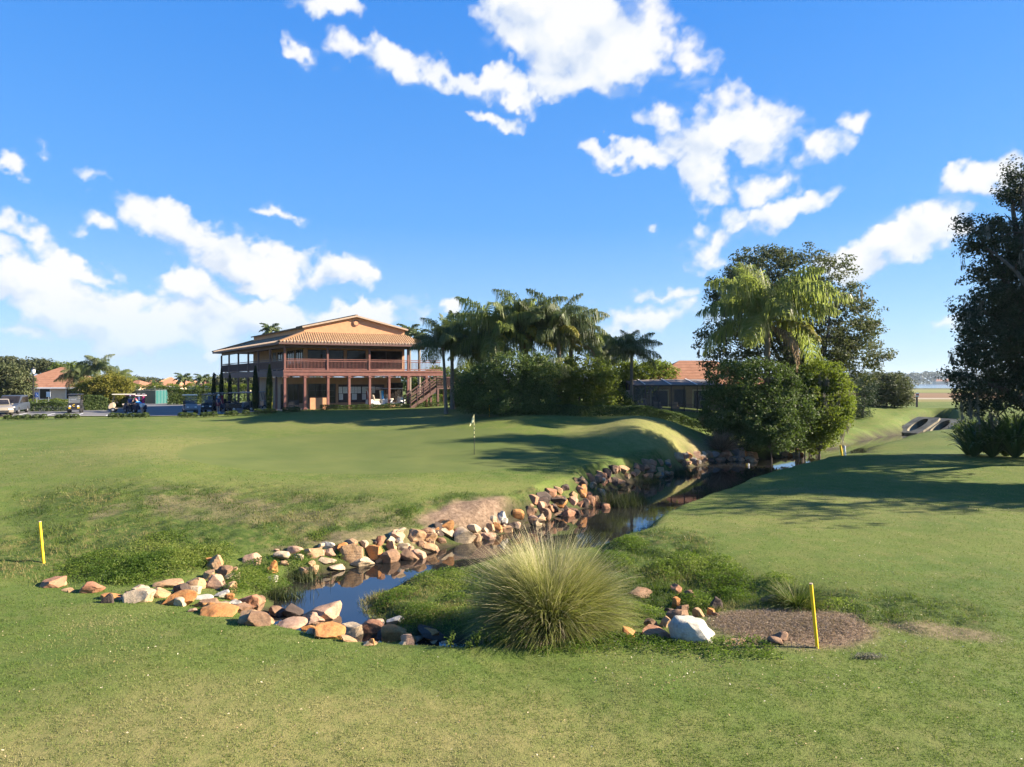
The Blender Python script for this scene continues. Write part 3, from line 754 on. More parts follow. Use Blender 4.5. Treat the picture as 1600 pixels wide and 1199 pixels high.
# right edge oak, cut by the frame
tree('oak_tree', 1640, 43, [(1597,268,26,16,0),(1515,350,22,10,0),(1500,545,20,12,0),(1498,585,18,10,0),(1540,540,40,26,0),(1570,430,44,26,1),(1520,480,26,16,.5),(1575,480,50,34,1),(1625,290,40,34,1),(1583,305,18,10,0),(1545,352,34,16,0),(1525,378,24,16,0),(1560,390,40,22,0),(1600,360,34,30,0),(1590,430,46,24,0),(1610,470,50,40,1),(1548,462,26,14,-.5),(1560,500,44,24,0),(1518,515,24,14,0),(1585,530,56,30,0),(1520,560,30,18,0),(1560,575,46,30,0),(1505,600,22,13,-.5),(1545,618,44,22,0),(1590,600,46,40,0),(1530,635,28,12,0),(1640,380,60,80,0),(1650,500,80,80,0),(1650,600,80,50,0),(1700,450,90,100,-1),(1690,330,70,70,-1),(1760,420,90,90,-2),(1760,560,90,70,-2)],
     118000, .19, L_OAKD, 37, 'huge dark oak hung with grey moss cut off by the right edge', trunk_r=.5, rc=.40, per=50, shell=.45, moss=45)
# more oaks stand off to the right and shade the lawn
for (X, Y, h, sd_) in [(36, 32, 17, 51), (39.5, 38, 18, 52), (38, 29.5, 15, 53)]:
    zz = g1(X, Y); root = empty('oak_tree', (X, Y, zz), 0, 'oak standing off to the right, shading the lawn', 'tree', 'oaks shading the right lawn')
    rg = np.random.default_rng(sd_)
    lob = [(np.array([rg.uniform(-4.5, 4.5), rg.uniform(-3, 3), h*rg.uniform(.40, .95)]), (2.4, 2.2, 1.5)) for _ in range(9)]
    mb = MB().tube([(0,0,-.2),(0,0,h*.2),(.1,0,h*.38)], [.5,.38,.3], 10); limbs(mb, (.1,0,h*.36), [l[0] for l in lob], .2, rg); mb.build('trunk', B_OAK, root, smooth=True, world=False)
    crown('crown', root, lob, 11000 if sd_ < 53 else 5500, .34, L_OAKD, sd_, rc=.6, per=40, shell=.4)

# dark and green masses behind the green
tree('dense_shrub', 790, 53, [(760,600,38,32,0),(800,585,45,36,0),(840,590,34,38,0),(745,625,30,24,0),(790,630,55,28,-.4),(835,625,36,28,-.3),(730,605,16,18,0)], 36000, .19, L_DARK, 40, 'big dark shrub under the tall palms behind the green', 'shrub', trunk_r=.1, rc=.32, per=40, shell=.6)
tree('dense_shrub', 905, 57, [(880,600,32,40,0),(915,590,36,34,0),(900,630,42,24,0),(860,635,24,20,0),(940,600,28,36,.6),(935,630,26,22,0)], 26000, .2, L_MID, 41, 'mid green shrub thicket right of the tall palms', 'shrub', trunk_r=.1, rc=.32, per=40, shell=.6)
tree('dense_shrub', 975, 66, [(960,595,30,36,0),(985,600,26,34,0),(965,625,34,22,0),(1010,590,30,28,1),(1040,590,26,26,2)], 20000, .24, L_LIME, 42, 'yellow-green shrub screen behind the slim palm by the house', 'shrub', trunk_r=.1, rc=.36, per=36, shell=.6)
tree('low_shrub', 962, 58, [(955,625,16,12,0),(975,628,14,10,0),(965,615,12,10,0)], 4000, .16, L_HEDGE, 43, 'low shrub beside the screened house corner', 'shrub', trunk_r=.04, rc=.22, per=30, shell=.4)
tree('low_shrub', 715, 62, [(712,625,13,12,0),(724,628,12,10,0),(735,622,10,14,0)], 5000, .17, L_HEDGE, 44, 'low shrub at the foot of the spiky palm', 'shrub', trunk_r=.04, rc=.22, per=30, shell=.4)
tree('background_tree', 690, 110, [(650,598,24,22,0),(690,596,30,24,0),(735,590,26,22,0)], 9000, .4, L_MID, 45, 'pale green tree seen through the gap beneath the clubhouse stairs', 'tree', rc=.6, per=36, shell=.5)
# left background
tree('shade_tree', 20, 78, [(5,600,30,26,0),(30,595,16,22,0),(38,610,10,14,0),(-20,595,30,30,0),(10,580,18,12,0)], 14000, .26, L_OAK, 46, 'grey-green tree partly hiding the left house', trunk_r=.16, rc=.4, per=36, shell=.5)
tree('yellow_shrub', 175, 80, [(165,605,30,24,0),(185,615,22,24,0),(150,615,26,24,0),(130,610,18,18,.5),(175,630,26,16,0),(195,605,10,14,0)], 22000, .2, L_YEL, 47, 'yellow-green feathery shrub beneath the car park palms', 'shrub', trunk_r=.08, rc=.35, per=36, shell=.5)
tree('background_tree', 60, 140, [(30,575,24,10,0),(60,572,24,9,0),(85,578,14,8,0),(10,568,22,8,0)], 9000, .5, L_FAR, 48, 'dull brown-green tree line behind the terracotta house', 'tree', rc=.7, per=36, shell=.4)
tree('background_tree', 112, 125, [(100,580,16,14,0),(122,582,18,14,0),(90,588,14,12,0)], 7000, .4, L_MID, 49, 'yellowish tree right of the terracotta house roof', 'tree', rc=.6, per=36, shell=.4)
tree('low_shrub', 28, 92, [(20,620,14,9,0),(36,622,12,8,0)], 4000, .2, L_HEDGE, 50, 'bright green shrub by the lamp post before the left house', 'shrub', trunk_r=.05, rc=.3, per=30, shell=.3)
for i, (a, dd, w, h, lb) in enumerate([(215,210,16,9,'far tree above the green fence end'),(240,240,20,8,'far dark tree row behind the orange roofs, left end'),(345,200,18,11,'far tree seen left of the clubhouse gallery'),(370,190,16,12,'far tree seen between the gallery posts'),(395,180,14,10,'far tree behind the clubhouse left wall')]):
    tree('background_tree', a, dd, [(a,604-h*.6,w,h,0),(a+w*.7,605-h*.4,w*.7,h*.8,1)], 2600, .7, L_FAR, 60+i, lb, 'tree', trunk_r=.2, rc=.9, per=30, shell=.3, group='far trees behind the car park')

# Italian cypresses by the clubhouse corner
for i, (a, b0, b1, dd, w, lb) in enumerate([(334, 641, 583, 76, 3.2, 'narrow cypress beside the left lamp post'), (346, 641, 576, 74, 3.2, 'narrow dark cypress at the far gallery corner'), (359, 641, 584, 72, 3.0, 'thin cypress between the two carts and the gallery'), (399, 641, 572, 66, 4.6, 'tall dark cypress in the shade of the gallery'), (421, 641, 570, 62.5, 5.0, 'tall sunlit cypress nearest the clubhouse corner')]):
    x, y, _ = pt(a, b0, dd); z = g1(x, y); root = empty('cypress_tree', (x, y, z), 0, lb, 'cypress', 'cypresses beside the clubhouse')
    H = CAMZ-(b1-HZ)/F*dd-z; wr = w/F*dd
    MB().tube([(0,0,-.1),(0,0,H*.9)], [.07,.02], 6).build('trunk', B_OAK, root, world=False)
    rg = np.random.default_rng(70+i); n = 5200; hh = rg.uniform(.02, 1, n); rr = wr*(np.sin(PI*np.clip(hh*.82+.2, 0, 1))**.6)*rg.uniform(.5, 1.05, n); aa = rg.uniform(0, 2*PI, n)
    Pp = np.c_[np.cos(aa)*rr, np.sin(aa)*rr, hh*H]; out = np.c_[np.cos(aa), np.sin(aa), np.full(n, .5)]
    V, Fc = leaf_quads(Pp, out, .16, rg, aspect=.35, up=1.0, wild=.5)
    link(mesh_np('foliage', V, Fc, rg.uniform(0, 1, n)), 'foliage', L_CYP if i < 4 else L_HEDGE, root)

# hedges ------------------------------------------------------------------
def hedge(name, path, w, h, n, size, m, seed, label, cat='hedge', group=None, follow=True, taper=.15):
    """clipped hedge along a ground path [(x,y)]"""
    rg = np.random.default_rng(seed); pth = np.array(path, float); seg = np.linalg.norm(np.diff(pth, axis=0), axis=1); cum = np.r_[0, np.cumsum(seg)]
    x0, y0 = pth[0]; z0 = g1(x0, y0); root = empty(name, (x0, y0, z0), 0, label, cat, group)
    t = rg.uniform(0, cum[-1], n); i = np.clip(np.searchsorted(cum, t)-1, 0, len(seg)-1); u = ((t-cum[i])/seg[i])[:, None]
    c0 = pth[i]*(1-u)+pth[i+1]*u; dr = (pth[i+1]-pth[i])/seg[i][:, None]; nr = np.c_[-dr[:, 1], dr[:, 0]]
    a = rg.uniform(0, 1, n); side = rg.choice(3, n, p=[.32, .32, .36])
    off = np.where(side == 0, -1., np.where(side == 1, 1., rg.uniform(-1, 1, n)))*w/2*(1-taper*a*(side < 2)); hz = np.where(side == 2, h, a*h)*rg.uniform(.9, 1.03, n)
    hz *= 1+.08*np.sin(t*2.1)+.05*np.sin(t*5.3)
    xy = c0+nr*off[:, None]+rg.normal(0, .05, (n, 2)); z = gz(xy[:, 0], xy[:, 1])
    out = np.c_[nr*np.where(side == 2, 0, np.sign(off))[:, None], np.where(side == 2, 1., .2)]
    V, Fc = leaf_quads(np.c_[xy, z+hz]-np.array([x0, y0, z0]), out, size, rg, wild=.6)
    link(mesh_np('foliage', V, Fc, rg.uniform(0, 1, n)), 'foliage', m, root)
    return root
def W2(px, d): return ((px-800)/F*d, d)
hedge('clipped_hedge', [W2(815,53), W2(900,53.5), W2(1000,54), W2(1060,55), W2(1092,55)], 2.0, .75, 16000, .13, L_DARK, 80, 'long dark ground hedge in shade behind the two grass mounds')
hedge('clipped_hedge', [W2(500,62.8), W2(560,64), W2(640,65.5), W2(693,66)], .7, .42, 7000, .10, L_HEDGE, 81, 'low sunlit hedge along the clubhouse front')
hedge('clipped_hedge', [W2(262,92), W2(300,93), W2(342,94)], 1.4, 2.0, 7000, .2, L_HEDGE, 82, 'tall squared hedge beyond the car park, right of the green fence')
hedge('clipped_hedge', [W2(205,112), W2(345,112), W2(440,112)], 1.5, 2.6, 8000, .26, L_LIME, 83, 'long sunny hedge under the row of orange roofs')
hedge('clipped_hedge', [W2(22,70), W2(60,70.5), W2(105,71)], 1.2, 1.0, 6000, .13, L_DARK, 84, 'dull brown-green hedge beside the car park sign posts')
hedge('clipped_hedge', [W2(30,84), W2(70,85), W2(106,86)], 1.0, .9, 4000, .14, L_LIME, 85, 'bright low hedge right before the left house')
hedge('clipped_hedge', [W2(132,74), W2(150,74.5), W2(168,75)], 1.6, 1.5, 5000, .16, L_DARK, 86, 'dark clipped hedge under the yellow shrub, behind the black cart')
hedge('clipped_hedge', [W2(600,90), W2(690,92), W2(760,92)], 1.4, 1.1, 5000, .2, L_LIME, 87, 'sunny hedge seen beneath the clubhouse stair')
# small clipped shrubs edging the car park
def clipped_shrub(x, y, w, h, seed, label):
    z = g1(x, y); root = empty('edging_shrub', (x, y, z), 0, label, 'shrub', 'small clipped shrubs edging the car park')
    rg = np.random.default_rng(seed); n = 420; dv = unit(rg.normal(0, 1, (n, 3))); dv[:, 2] = np.abs(dv[:, 2])
    q = np.abs(dv).max(1)[:, None]; P = dv/q*.55+dv*.45
    P = P*np.array([w/2, w/2, h*.8])*rg.uniform(.75, 1.05, (n, 1)); P[:, 2] += h*.2
    V, Fc = leaf_quads(P, dv, .10, rg, wild=.5)
    link(mesh_np('foliage', V, Fc, rg.uniform(0, 1, n)), 'foliage', L_HEDGE, root)
    mb = MB()
    for k in range(4): mb.tube([(0, 0, -.03), (rg.uniform(-.12, .12), rg.uniform(-.12, .12), h*.6)], [.02, .01], 5)
    mb.build('stems', B_OAK, root, world=False)
ES = [(12,659),(28,658.5),(42,658),(57,657.5),(68,657),(92,655.5),(105,655),(118,654.5),(176,652),(185,651.5),(195,651),(207,650.5),(218,650),(227,649.5),(284,648),(293,648),(302,647.5),(318,646.5),(326,646),(334,646),(357,645),(365,645),(384,644),(403,643.5),(415,643),(425,642.5),(447,642),(456,642),(464,641.5)]
ORD = ['first','second','third','fourth','fifth','sixth','seventh','eighth','ninth','tenth','eleventh','twelfth','thirteenth','fourteenth','fifteenth','sixteenth','seventeenth','eighteenth','nineteenth','twentieth','twenty-first','twenty-second','twenty-third','twenty-fourth','twenty-fifth','twenty-sixth','twenty-seventh','twenty-eighth','twenty-ninth','thirtieth','thirty-first','thirty-second','thirty-third','thirty-fourth','thirty-fifth','thirty-sixth','thirty-seventh','thirty-eighth','thirty-ninth','fortieth']
for i, (a, b) in enumerate(ES):
    dd = 57.0+(i/28)*3.2; x = (a-800)/F*dd
    w = rnd.uniform(.55, .72); clipped_shrub(x, dd, w, rnd.uniform(.4, .5), 200+i, f'clipped shrub at the car park edge, {ORD[i]} from the left end of its row')

# strap-leaved lilies at the right edge
def lily(x, y, n, L, seed, label):
    z = g1(x, y); root = empty('giant_lily', (x, y, z), 0, label, 'plant', 'strap-leaved lilies under the right oak')
    rg = np.random.default_rng(seed); V, Fc, T = [], [], []
    for k in range(n):
        az = rg.uniform(0, 2*PI); e0 = rad(rg.uniform(40, 88)); Lk = L*rg.uniform(.7, 1.1); w = .085*rg.uniform(.8, 1.2); bend = rg.uniform(.6, 1.7)
        p = np.array([math.cos(az)*.12, math.sin(az)*.12, 0]); sd_ = np.array([-math.sin(az), math.cos(az), 0]); tt = rg.uniform(0, 1)
        for i in range(9):
            s = i/8; a = e0-bend*s*s; ww = w*(1-.85*s**2.5); b = len(V)
            nu = np.array([-math.sin(a)*math.cos(az), -math.sin(a)*math.sin(az), math.cos(a)])
            V += [p-sd_*ww+nu*ww*.35, p, p+sd_*ww+nu*ww*.35]
            if i < 8: Fc += [(b, b+1, b+4, b+3), (b+1, b+2, b+5, b+4)]; T += [tt, tt]
            p = p+np.array([math.cos(a)*math.cos(az), math.cos(a)*math.sin(az), math.sin(a)])*Lk/8
    link(mesh_np('leaves', np.array(V), np.array(Fc), T, smooth=True), 'leaves', L_LILY, root)
L_LILY = leafmat('lily_leaf', (.030,.060,.014), (.070,.120,.030), (.130,.170,.055), trans=.35, gloss=.3, spec=.5)
for i, (a, dd, n, L, lb) in enumerate([(1522,43.4,70,2.6,'strap-leaved lily at the left end of the bed beneath the right oak'),(1550,42.8,90,3.0,'tall lily with arching leaves in the middle of the bed beneath the right oak'),(1586,42.3,110,3.4,'tallest lily with glossy sunlit leaves at the right edge'),(1512,45.5,50,2.2,'darker lily at the back of the bed beneath the right oak'),(1572,44,70,3.1,'lily behind the tallest one, close to the oak trunk'),(1622,42.3,90,3.3,'lily partly cut off by the right edge')]):
    x, y = W2(a, dd); lily(x, y, n, L, 90+i, lb)
tree('low_shrub', 1545, 46, [(1520,672,24,16,0),(1555,672,26,20,0),(1595,672,26,22,0),(1540,690,30,12,0)], 9000, .16, L_DARK, 97, 'dark undergrowth around the lilies beneath the right oak', 'shrub', trunk_r=.04, rc=.3, per=30, shell=.2)

# fountain grasses -----------------------------------------------------------
def bladeset(rg, n, base_r, L, e_lo, e_hi, bend, w, seg=6, dead=0., tiplen=.35, yscale=1.):
    """arching blades from a tussock, blade tint runs from green foot to dry tip"""
    az = rg.uniform(0, 2*PI, n); e0 = np.radians(rg.uniform(e_lo, e_hi, n)); Lk = L*rg.uniform(.65, 1.08, n); bd = rg.uniform(bend[0], bend[1], n)
    r0 = base_r*np.sqrt(rg.uniform(0, 1, n)); a0 = az+rg.normal(0, .6, n)
    p = np.c_[np.cos(a0)*r0, np.sin(a0)*r0, np.zeros(n)]; side = np.c_[-np.sin(az), np.cos(az), rg.normal(0, .5, n)]
    dry = rg.uniform(0, 1, n) < dead
    Vs, Ts = [], []
    for i in range(seg+1):
        s = i/seg; a = e0-bd*s**1.6; ww = (w*rg.uniform(.9, 1.1, n)*(1-.9*s**1.5))[:, None]
        Vs += [p-side*ww, p+side*ww]
        tv = np.where(dry, .75+.25*s, np.clip((s-.36)*1.25, 0, 1)*rg.uniform(.6, 1, n)); Ts += [tv, tv]
        p = p+np.c_[np.cos(a)*np.cos(az), np.cos(a)*np.sin(az), np.sin(a)]*(Lk/seg)[:, None]
    V = np.stack(Vs, 1); T = np.stack(Ts, 1); m = 2*(seg+1)
    b = (np.arange(n)*m)[:, None, None]; q = np.array([[2*i, 2*i+1, 2*i+3, 2*i+2] for i in range(seg)])[None]
    return V.reshape(-1, 3), (b+q).reshape(-1, 4), T.ravel()
L_FOUNT = leafmat('fountain_grass_blade', (.080,.150,.020), (.230,.235,.075), (.52,.45,.27), trans=.4, gloss=.5)
L_BROWN = leafmat('dry_grass_blade', (.09,.065,.045), (.20,.15,.105), (.33,.26,.19), trans=.3, gloss=.7)
L_GREY = leafmat('grey_grass_blade', (.10,.11,.08), (.22,.22,.18), (.36,.35,.30), trans=.3, gloss=.8)
def fountain(x, y, sets, label, m, seed, name='fountain_grass', cat='grass clump'):
    root = empty(name, (x, y, g1(x, y)-.03), 0, label, cat); rg = np.random.default_rng(seed)
    for nm, mm, kw in sets:
        V, Fc, T = bladeset(rg, **kw); link(mesh_np(nm, V, Fc, T, 'POINT'), nm, mm or m, root)
    return root
fx, fy = W2(860, 14.4)
fountain(fx, fy, [('blades', None, dict(n=8500, base_r=.42, L=1.85, e_lo=14, e_hi=86, bend=(.5, 1.5), w=.0075)),
                  ('flower_plumes', None, dict(n=3400, base_r=.36, L=2.12, e_lo=34, e_hi=88, bend=(.35, 1.1), w=.006, dead=.85)),
                  ('dry_skirt', L_BROWN, dict(n=2600, base_r=.45, L=1.55, e_lo=2, e_hi=35, bend=(.4, 1.2), w=.0045, dead=.6))],
         'huge round fountain grass with green heart and straw tips at the water edge', L_FOUNT, 300)
x, y, _ = on(1127, 704); fountain(x, y, [('blades', None, dict(n=1500, base_r=.3, L=1.7, e_lo=15, e_hi=86, bend=(.3, 1.2), w=.010, dead=.4))], 'dry purplish brown grass tussock on the end of the rock bank', L_BROWN, 301)
x, y, _ = on(1098, 668); fountain(x, y, [('blades', None, dict(n=600, base_r=.2, L=1.0, e_lo=40, e_hi=88, bend=(.2, .8), w=.010, dead=.5))], 'small pale dry grass tuft at the end of the mound', L_BROWN, 302)
# ------------------------------------------------------------------ clubhouse
M_STUCCO = plain('orange_stucco', (.56,.285,.145), .85, .10, 2.5, .25)
M_STUCCO2 = plain('tan_stucco', (.43,.255,.155), .85, .10, 2.5, .25)
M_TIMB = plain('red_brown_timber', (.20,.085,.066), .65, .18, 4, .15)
M_TIMBD = plain('dark_and_shaded_timber', (.13,.070,.058), .65, .2, 4, .15)  # darker timber; on the left gallery side it paints in the shade
M_TRIM = plain('pale_trim', (.42,.31,.22), .7, .12, 4)
M_SOFFIT = plain('soffit_boards', (.20,.12,.085), .8, .15, 3)
M_FLOORC = plain('concrete', (.36,.33,.29), .85, .15, 3, .2)
M_FRAME = plain('dark_frame', (.035,.028,.026), .45, .2, 6)
M_PAPER = plain('paper', (.78,.79,.80), .8, .04, 9)
M_BOARD = plain('notice_board', (.075,.055,.058), .7, .15, 4)
t = NT('window_glass'); M_GLASS = t.finish(t.principled(color=t.ramp(t.noise(.8, t.pos(), 3), [(.35, (.010,.009,.009)), (.7, (.035,.030,.027))]), rough=.08, spec=.25))
t = NT('roof_tiles'); v = t.node('ShaderNodeUVMap').outputs[0]
wv = t.node('ShaderNodeTexWave', {'Vector': v, 'Scale': 1.5, 'Distortion': 0.0}, bands_direction='X', wave_profile='SIN').outputs[1]
rw = t.node('ShaderNodeTexWave', {'Vector': v, 'Scale': .7, 'Distortion': 0.0}, bands_direction='Y', wave_profile='SAW').outputs[1]
cn = t.noise(2.5, v, 5, .65)
rc = t.ramp(cn, [(.25, (.145,.082,.040)), (.5, (.235,.142,.072)), (.75, (.32,.21,.112))])
rc = t.mix(t.ramp(t.noise(22, v, 2), [(.4, 0), (.7, .4)]), rc, (.24,.14,.085))
rc = t.mix(t.ramp(rw, [(0, .5), (.12, 0)]), rc, (.09,.05,.03))
M_TILE = t.finish(t.principled(color=rc, rough=.8, spec=.2, normal=t.bump(t.math('ADD', t.math('MULTIPLY', wv, 1.0), t.math('MULTIPLY', rw, .5)), .8, .06)))
def roofmat(name, a, b):
    t = NT(name); v = t.obj()
    w = t.node('ShaderNodeTexWave', {'Vector': v, 'Scale': 1.1, 'Distortion': .6}, bands_direction='Z').outputs[1]
    n = t.noise(1.6, v, 5, .7); c = t.ramp(n, [(.3, a), (.7, b)])
    c = t.mix(t.math('MULTIPLY', w, .35), c, tuple(x*.55 for x in a))
    return t.finish(t.principled(color=c, rough=.85, spec=.15, normal=t.bump(w, .5, .05)))
M_TERRA = roofmat('terracotta_roof', (.24,.115,.068), (.36,.185,.11))
M_TERRA2 = roofmat('pale_terracotta_roof', (.34,.165,.09), (.45,.24,.14))

CU, CV = Vector((.926, .378, 0)), Vector((-.581, .814, 0))
CO = Vector((-20.8, 62.3, 0)); ZB = 2.35
def CM(u, v, z): p = CO+CU*u+CV*v; return (p.x, p.y, z)
club = empty('clubhouse', (CO.x, CO.y, ZB), 0, 'two-storey orange stucco clubhouse with wraparound timber deck and tiled roof', 'clubhouse')
def quad_uv(name, polys, m, parent, thick=.0):
    """roof planes given as corner loops; uv in metres along the eave / up the slope"""
    off = Vector((0, 0, 0)); p = parent
    while p is not None: off += p.location; p = p.parent
    bm = bmesh.new(); uvl = bm.loops.layers.uv.new('UVMap')
    for poly in polys:
        P = [Vector(q) for q in poly]; e = (P[1]-P[0]).normalized(); n = e.cross(P[-1]-P[0]).normalized(); up = n.cross(e)
        top = [bm.verts.new(q-off) for q in P]; bot = [bm.verts.new(q-off-Vector((0, 0, thick))) for q in P]
        f = bm.faces.new(top)
        for lp, q in zip(f.loops, P): lp[uvl].uv = ((q-P[0]).dot(e), (q-P[0]).dot(up))
        k = len(P)
        if thick:
            bm.faces.new(bot[::-1])
            for i in range(k): bm.faces.new((top[i], bot[i], bot[(i+1) % k], top[(i+1) % k]))
    me = bpy.data.meshes.new(name); bm.to_mesh(me); bm.free()
    return link(me, name, m, parent)
U1, V1, DU, DVL = 2.6, 2.6, 15.0, 24.6         # wall corner, deck extents
UR = 12.35
ZD0, ZD1, ZE, ZT = 5.46, 6.05, 8.62, 9.78      # deck underside / top, eave, top of the tiled skirt
UE = 13.6                                       # right end of the tiled skirt
VB = 20.5
# walls: ground floor, upper floor, clerestory with gable
mb = MB().box(.8, UR, 3.4, 11.0, ZB-.3, ZD0, CM); mb.build('ground_floor_walls', M_STUCCO2, club)
mb = MB().box(U1, UR, V1, VB, ZD1, ZT+.02, CM); mb.build('upper_floor_walls', M_STUCCO2, club)
UM = (U1+UR)/2
mb = MB()
prof = [(U1, ZT-.1), (UR, ZT-.1), (UR, 10.32), (UM, 11.42), (U1, 10.32)]
mb.prism([(p[0], p[1]) for p in prof], 'y', V1+.02, VB-.2, lambda u, v, z: CM(u, v, z)); mb.build('gable_block', M_STUCCO, club)
# gable medallion
mb = MB(); n = 20
cc = (UM, 10.78); ring = []
for k in range(n):
    a = 2*PI*k/n; ring.append((cc[0]+.30*math.cos(a), cc[1]+.30*math.sin(a)))
mb.prism(ring, 'y', V1-.06, V1+.0, CM); md = mb.build('round_medallion', M_TIMB, club)
ring2 = [(cc[0]+.21*math.cos(2*PI*k/n), cc[1]+.21*math.sin(2*PI*k/n)) for k in range(n)]
MB().prism(ring2, 'y', V1-.09, V1-.063, CM).build('inner_disc', M_STUCCO, md)
# ridge roof over the block, thin with pale edge
g = .25
rf = quad_uv('upper_roof', [[CM(U1-g, V1-g, 10.30), CM(UM, V1-g, 11.52), CM(UM, VB, 11.52), CM(U1-g, VB, 10.30)][::-1], [CM(UM, V1-g, 11.52), CM(UR+g, V1-g, 10.30), CM(UR+g, VB, 10.30), CM(UM, VB, 11.52)][::-1]], M_TILE, club, .14)
mb = MB()
mb.bar(CM(U1-g, V1-g-.03, 10.24), CM(UM, V1-g-.03, 11.46), .06, .16); mb.bar(CM(UM, V1-g-.03, 11.46), CM(UR+g, V1-g-.03, 10.24), .06, .16)
mb.build('verge_board', M_TRIM, club)
mb = MB().bar(CM(UM, V1-g, 11.55), CM(UM, VB, 11.55), .22, .12); mb.build('ridge_cap', M_TILE, club)
# tiled skirt roof (hipped)
o = -.62
EL = [CM(o, o, ZE), CM(UE, o, ZE), CM(UE, 26.0, ZE), CM(o, 26.0, ZE)]
TL = [CM(U1, V1, ZT), CM(UR, V1, ZT), CM(UR, VB, ZT), CM(U1, VB, ZT)]
skirt = quad_uv('tiled_skirt_roof', [[EL[0], EL[1], TL[1], TL[0]], [EL[1], EL[2], TL[2], TL[1]], [EL[2], EL[3], TL[3], TL[2]], [EL[3], EL[0], TL[0], TL[3]]], M_TILE, club)
mb = MB()
for a, b in ((EL[0], EL[1]), (EL[1], EL[2]), (EL[3], EL[0])):
    a = Vector(a); b = Vector(b); L = (b-a).length; k = int(L/.3); d = (b-a)/k; inn = Vector(CM(7, 10, ZE))
    for i in range(k):
        p = a+d*(i+.5); nrm = (inn-p); nrm = (nrm-d.normalized()*nrm.dot(d.normalized())).normalized()
        q = p-nrm*.05; mb.tube([q+Vector((0, 0, .01)), q+nrm*.25+Vector((0, 0, .095))], [.085, .085], 6)
mb.build('eave_tile_ends', M_TRIM, skirt)
mb = MB().bar(Vector(EL[0])+Vector((0,0,.06)), Vector(TL[0])+Vector((0,0,.05)), .24, .14).bar(Vector(EL[3])+Vector((0,0,.06)), Vector(TL[3])+Vector((0,0,.05)), .24, .14); mb.build('hip_caps', M_TILE, skirt)
mb = MB().box(o+.05, UE-.05, o+.05, 25.9, ZE-.19, ZE-.16, CM); mb.build('soffit', M_SOFFIT, club)
mb = MB().bar(Vector(EL[0])-Vector((0,0,.10)), Vector(EL[1])-Vector((0,0,.10)), .05, .2).bar(Vector(EL[1])-Vector((0,0,.10)), Vector(EL[2])-Vector((0,0,.10)), .05, .2).bar(Vector(EL[3])-Vector((0,0,.10)), Vector(EL[0])-Vector((0,0,.10)), .05, .2)
mb.build('fascia_board', M_TIMBD, club)
mb = MB().box(.05, 13.2, .05, .30, ZE-.46, ZE-.20, CM).box(.05, .30, .32, DVL-.1, ZE-.46, ZE-.20, CM); mb.build('eave_beam', M_TIMBD, club)
# deck
deck = MB().box(0, DU, 0, V1-.01, ZD1-.16, ZD1, CM).box(0, U1-.01, V1, DVL, ZD1-.16, ZD1, CM).box(U1, UR, VB+.01, DVL, ZD1-.16, ZD1, CM).box(UR+.01, DU, V1, 12, ZD1-.16, ZD1, CM).build('deck_floor', M_TIMBD, club)
mb = MB().box(-.06, DU, -.06, -.005, ZD0+.12, ZD1+.02, CM); mb.build('deck_fascia', M_TIMB, club)
mb = MB().box(-.10, DU, -.11, -.065, ZD1-.12, ZD1+.05, CM); mb.build('fascia_moulding', M_TIMB, club)
mb = MB().box(-.06, -.005, 0, DVL, ZD0, ZD1+.02, CM); mb.build('deck_fascia', M_TIMBD, club)  # side fascia: shade put into the darker timber colour
mb = MB()
for i in range(24): mb.box(.1, DU-.1, .4+i*1.02, .48+i*1.02, ZD0+.14, ZD1-.17, CM) if i < 2 else mb.box(.1, U1+.0, .4+i*1.02, .48+i*1.02, ZD0+.14, ZD1-.17, CM)
mb.build('deck_joists', M_TIMBD, club)
# railings: side bays in darker timber, shade put into the colour; each bay is a part
def rail(u0, v0, u1, v1, parent, m, z=ZD1, h=1.05, dense=.125, name='railing'):
    A = Vector(CM(u0, v0, z)); B = Vector(CM(u1, v1, z)); L = (B-A).length; mb = MB()
    Zu = Vector((0, 0, 1))
    mb.bar(A+Zu*h, B+Zu*h, .14, .06).bar(A+Zu*(h-.16), B+Zu*(h-.16), .05, .08).bar(A+Zu*.14, B+Zu*.14, .05, .09)
    k = int(L/dense)
    for i in range(1, k): p = A.lerp(B, i/k); mb.bar(p+Zu*.17, p+Zu*(h-.18), .042)
    return mb.build(name, m, parent)
upposts = [0.05, 4.95, 9.55, 13.9]
def colU(px, v=0.05):
    # u on the deck front for a bearing
    t_ = (px-800)/F; b = CO+CV*v
    return (t_*b.y-b.x)/(CU.x-t_*CU.y)
def colV(px, u=0.05):
    t_ = (px-800)/F; b = CO+CU*u
    return (t_*b.y-b.x)/(CV.x-t_*CV.y)
fu = [.08, colU(511.8), colU(577), colU(637.5), DU-.1]
for a, b in zip(fu[:-1], fu[1:]): rail(a+.08, .05, b-.08, .05, club, M_TIMB)
for u in fu[:-1]: MB().box(u-.08, u+.08, -.03, .13, ZD1, ZE-.47, CM).build('gallery_post', M_TIMB, club)
fv = [.08]+[colV(p) for p in (422.5, 404, 388, 372.5, 358)]+[DVL-.1]
for a, b in zip(fv[:-1], fv[1:]): rail(.05, a+.08, .05, b-.08, club, M_TIMBD)
for v_ in fv[1:]: MB().box(-.03, .13, v_-.08, v_+.08, ZD1, ZE-.47, CM).build('gallery_post', M_TIMBD, club)
rail(0.2, DVL-.05, U1+6, DVL-.05, club, M_TIMBD)
for u in (4, 7, 10, 13): MB().box(u-.08, u+.08, DVL-.1, DVL+.06, ZD1, ZE-.47, CM).build('gallery_post', M_TIMBD, club)
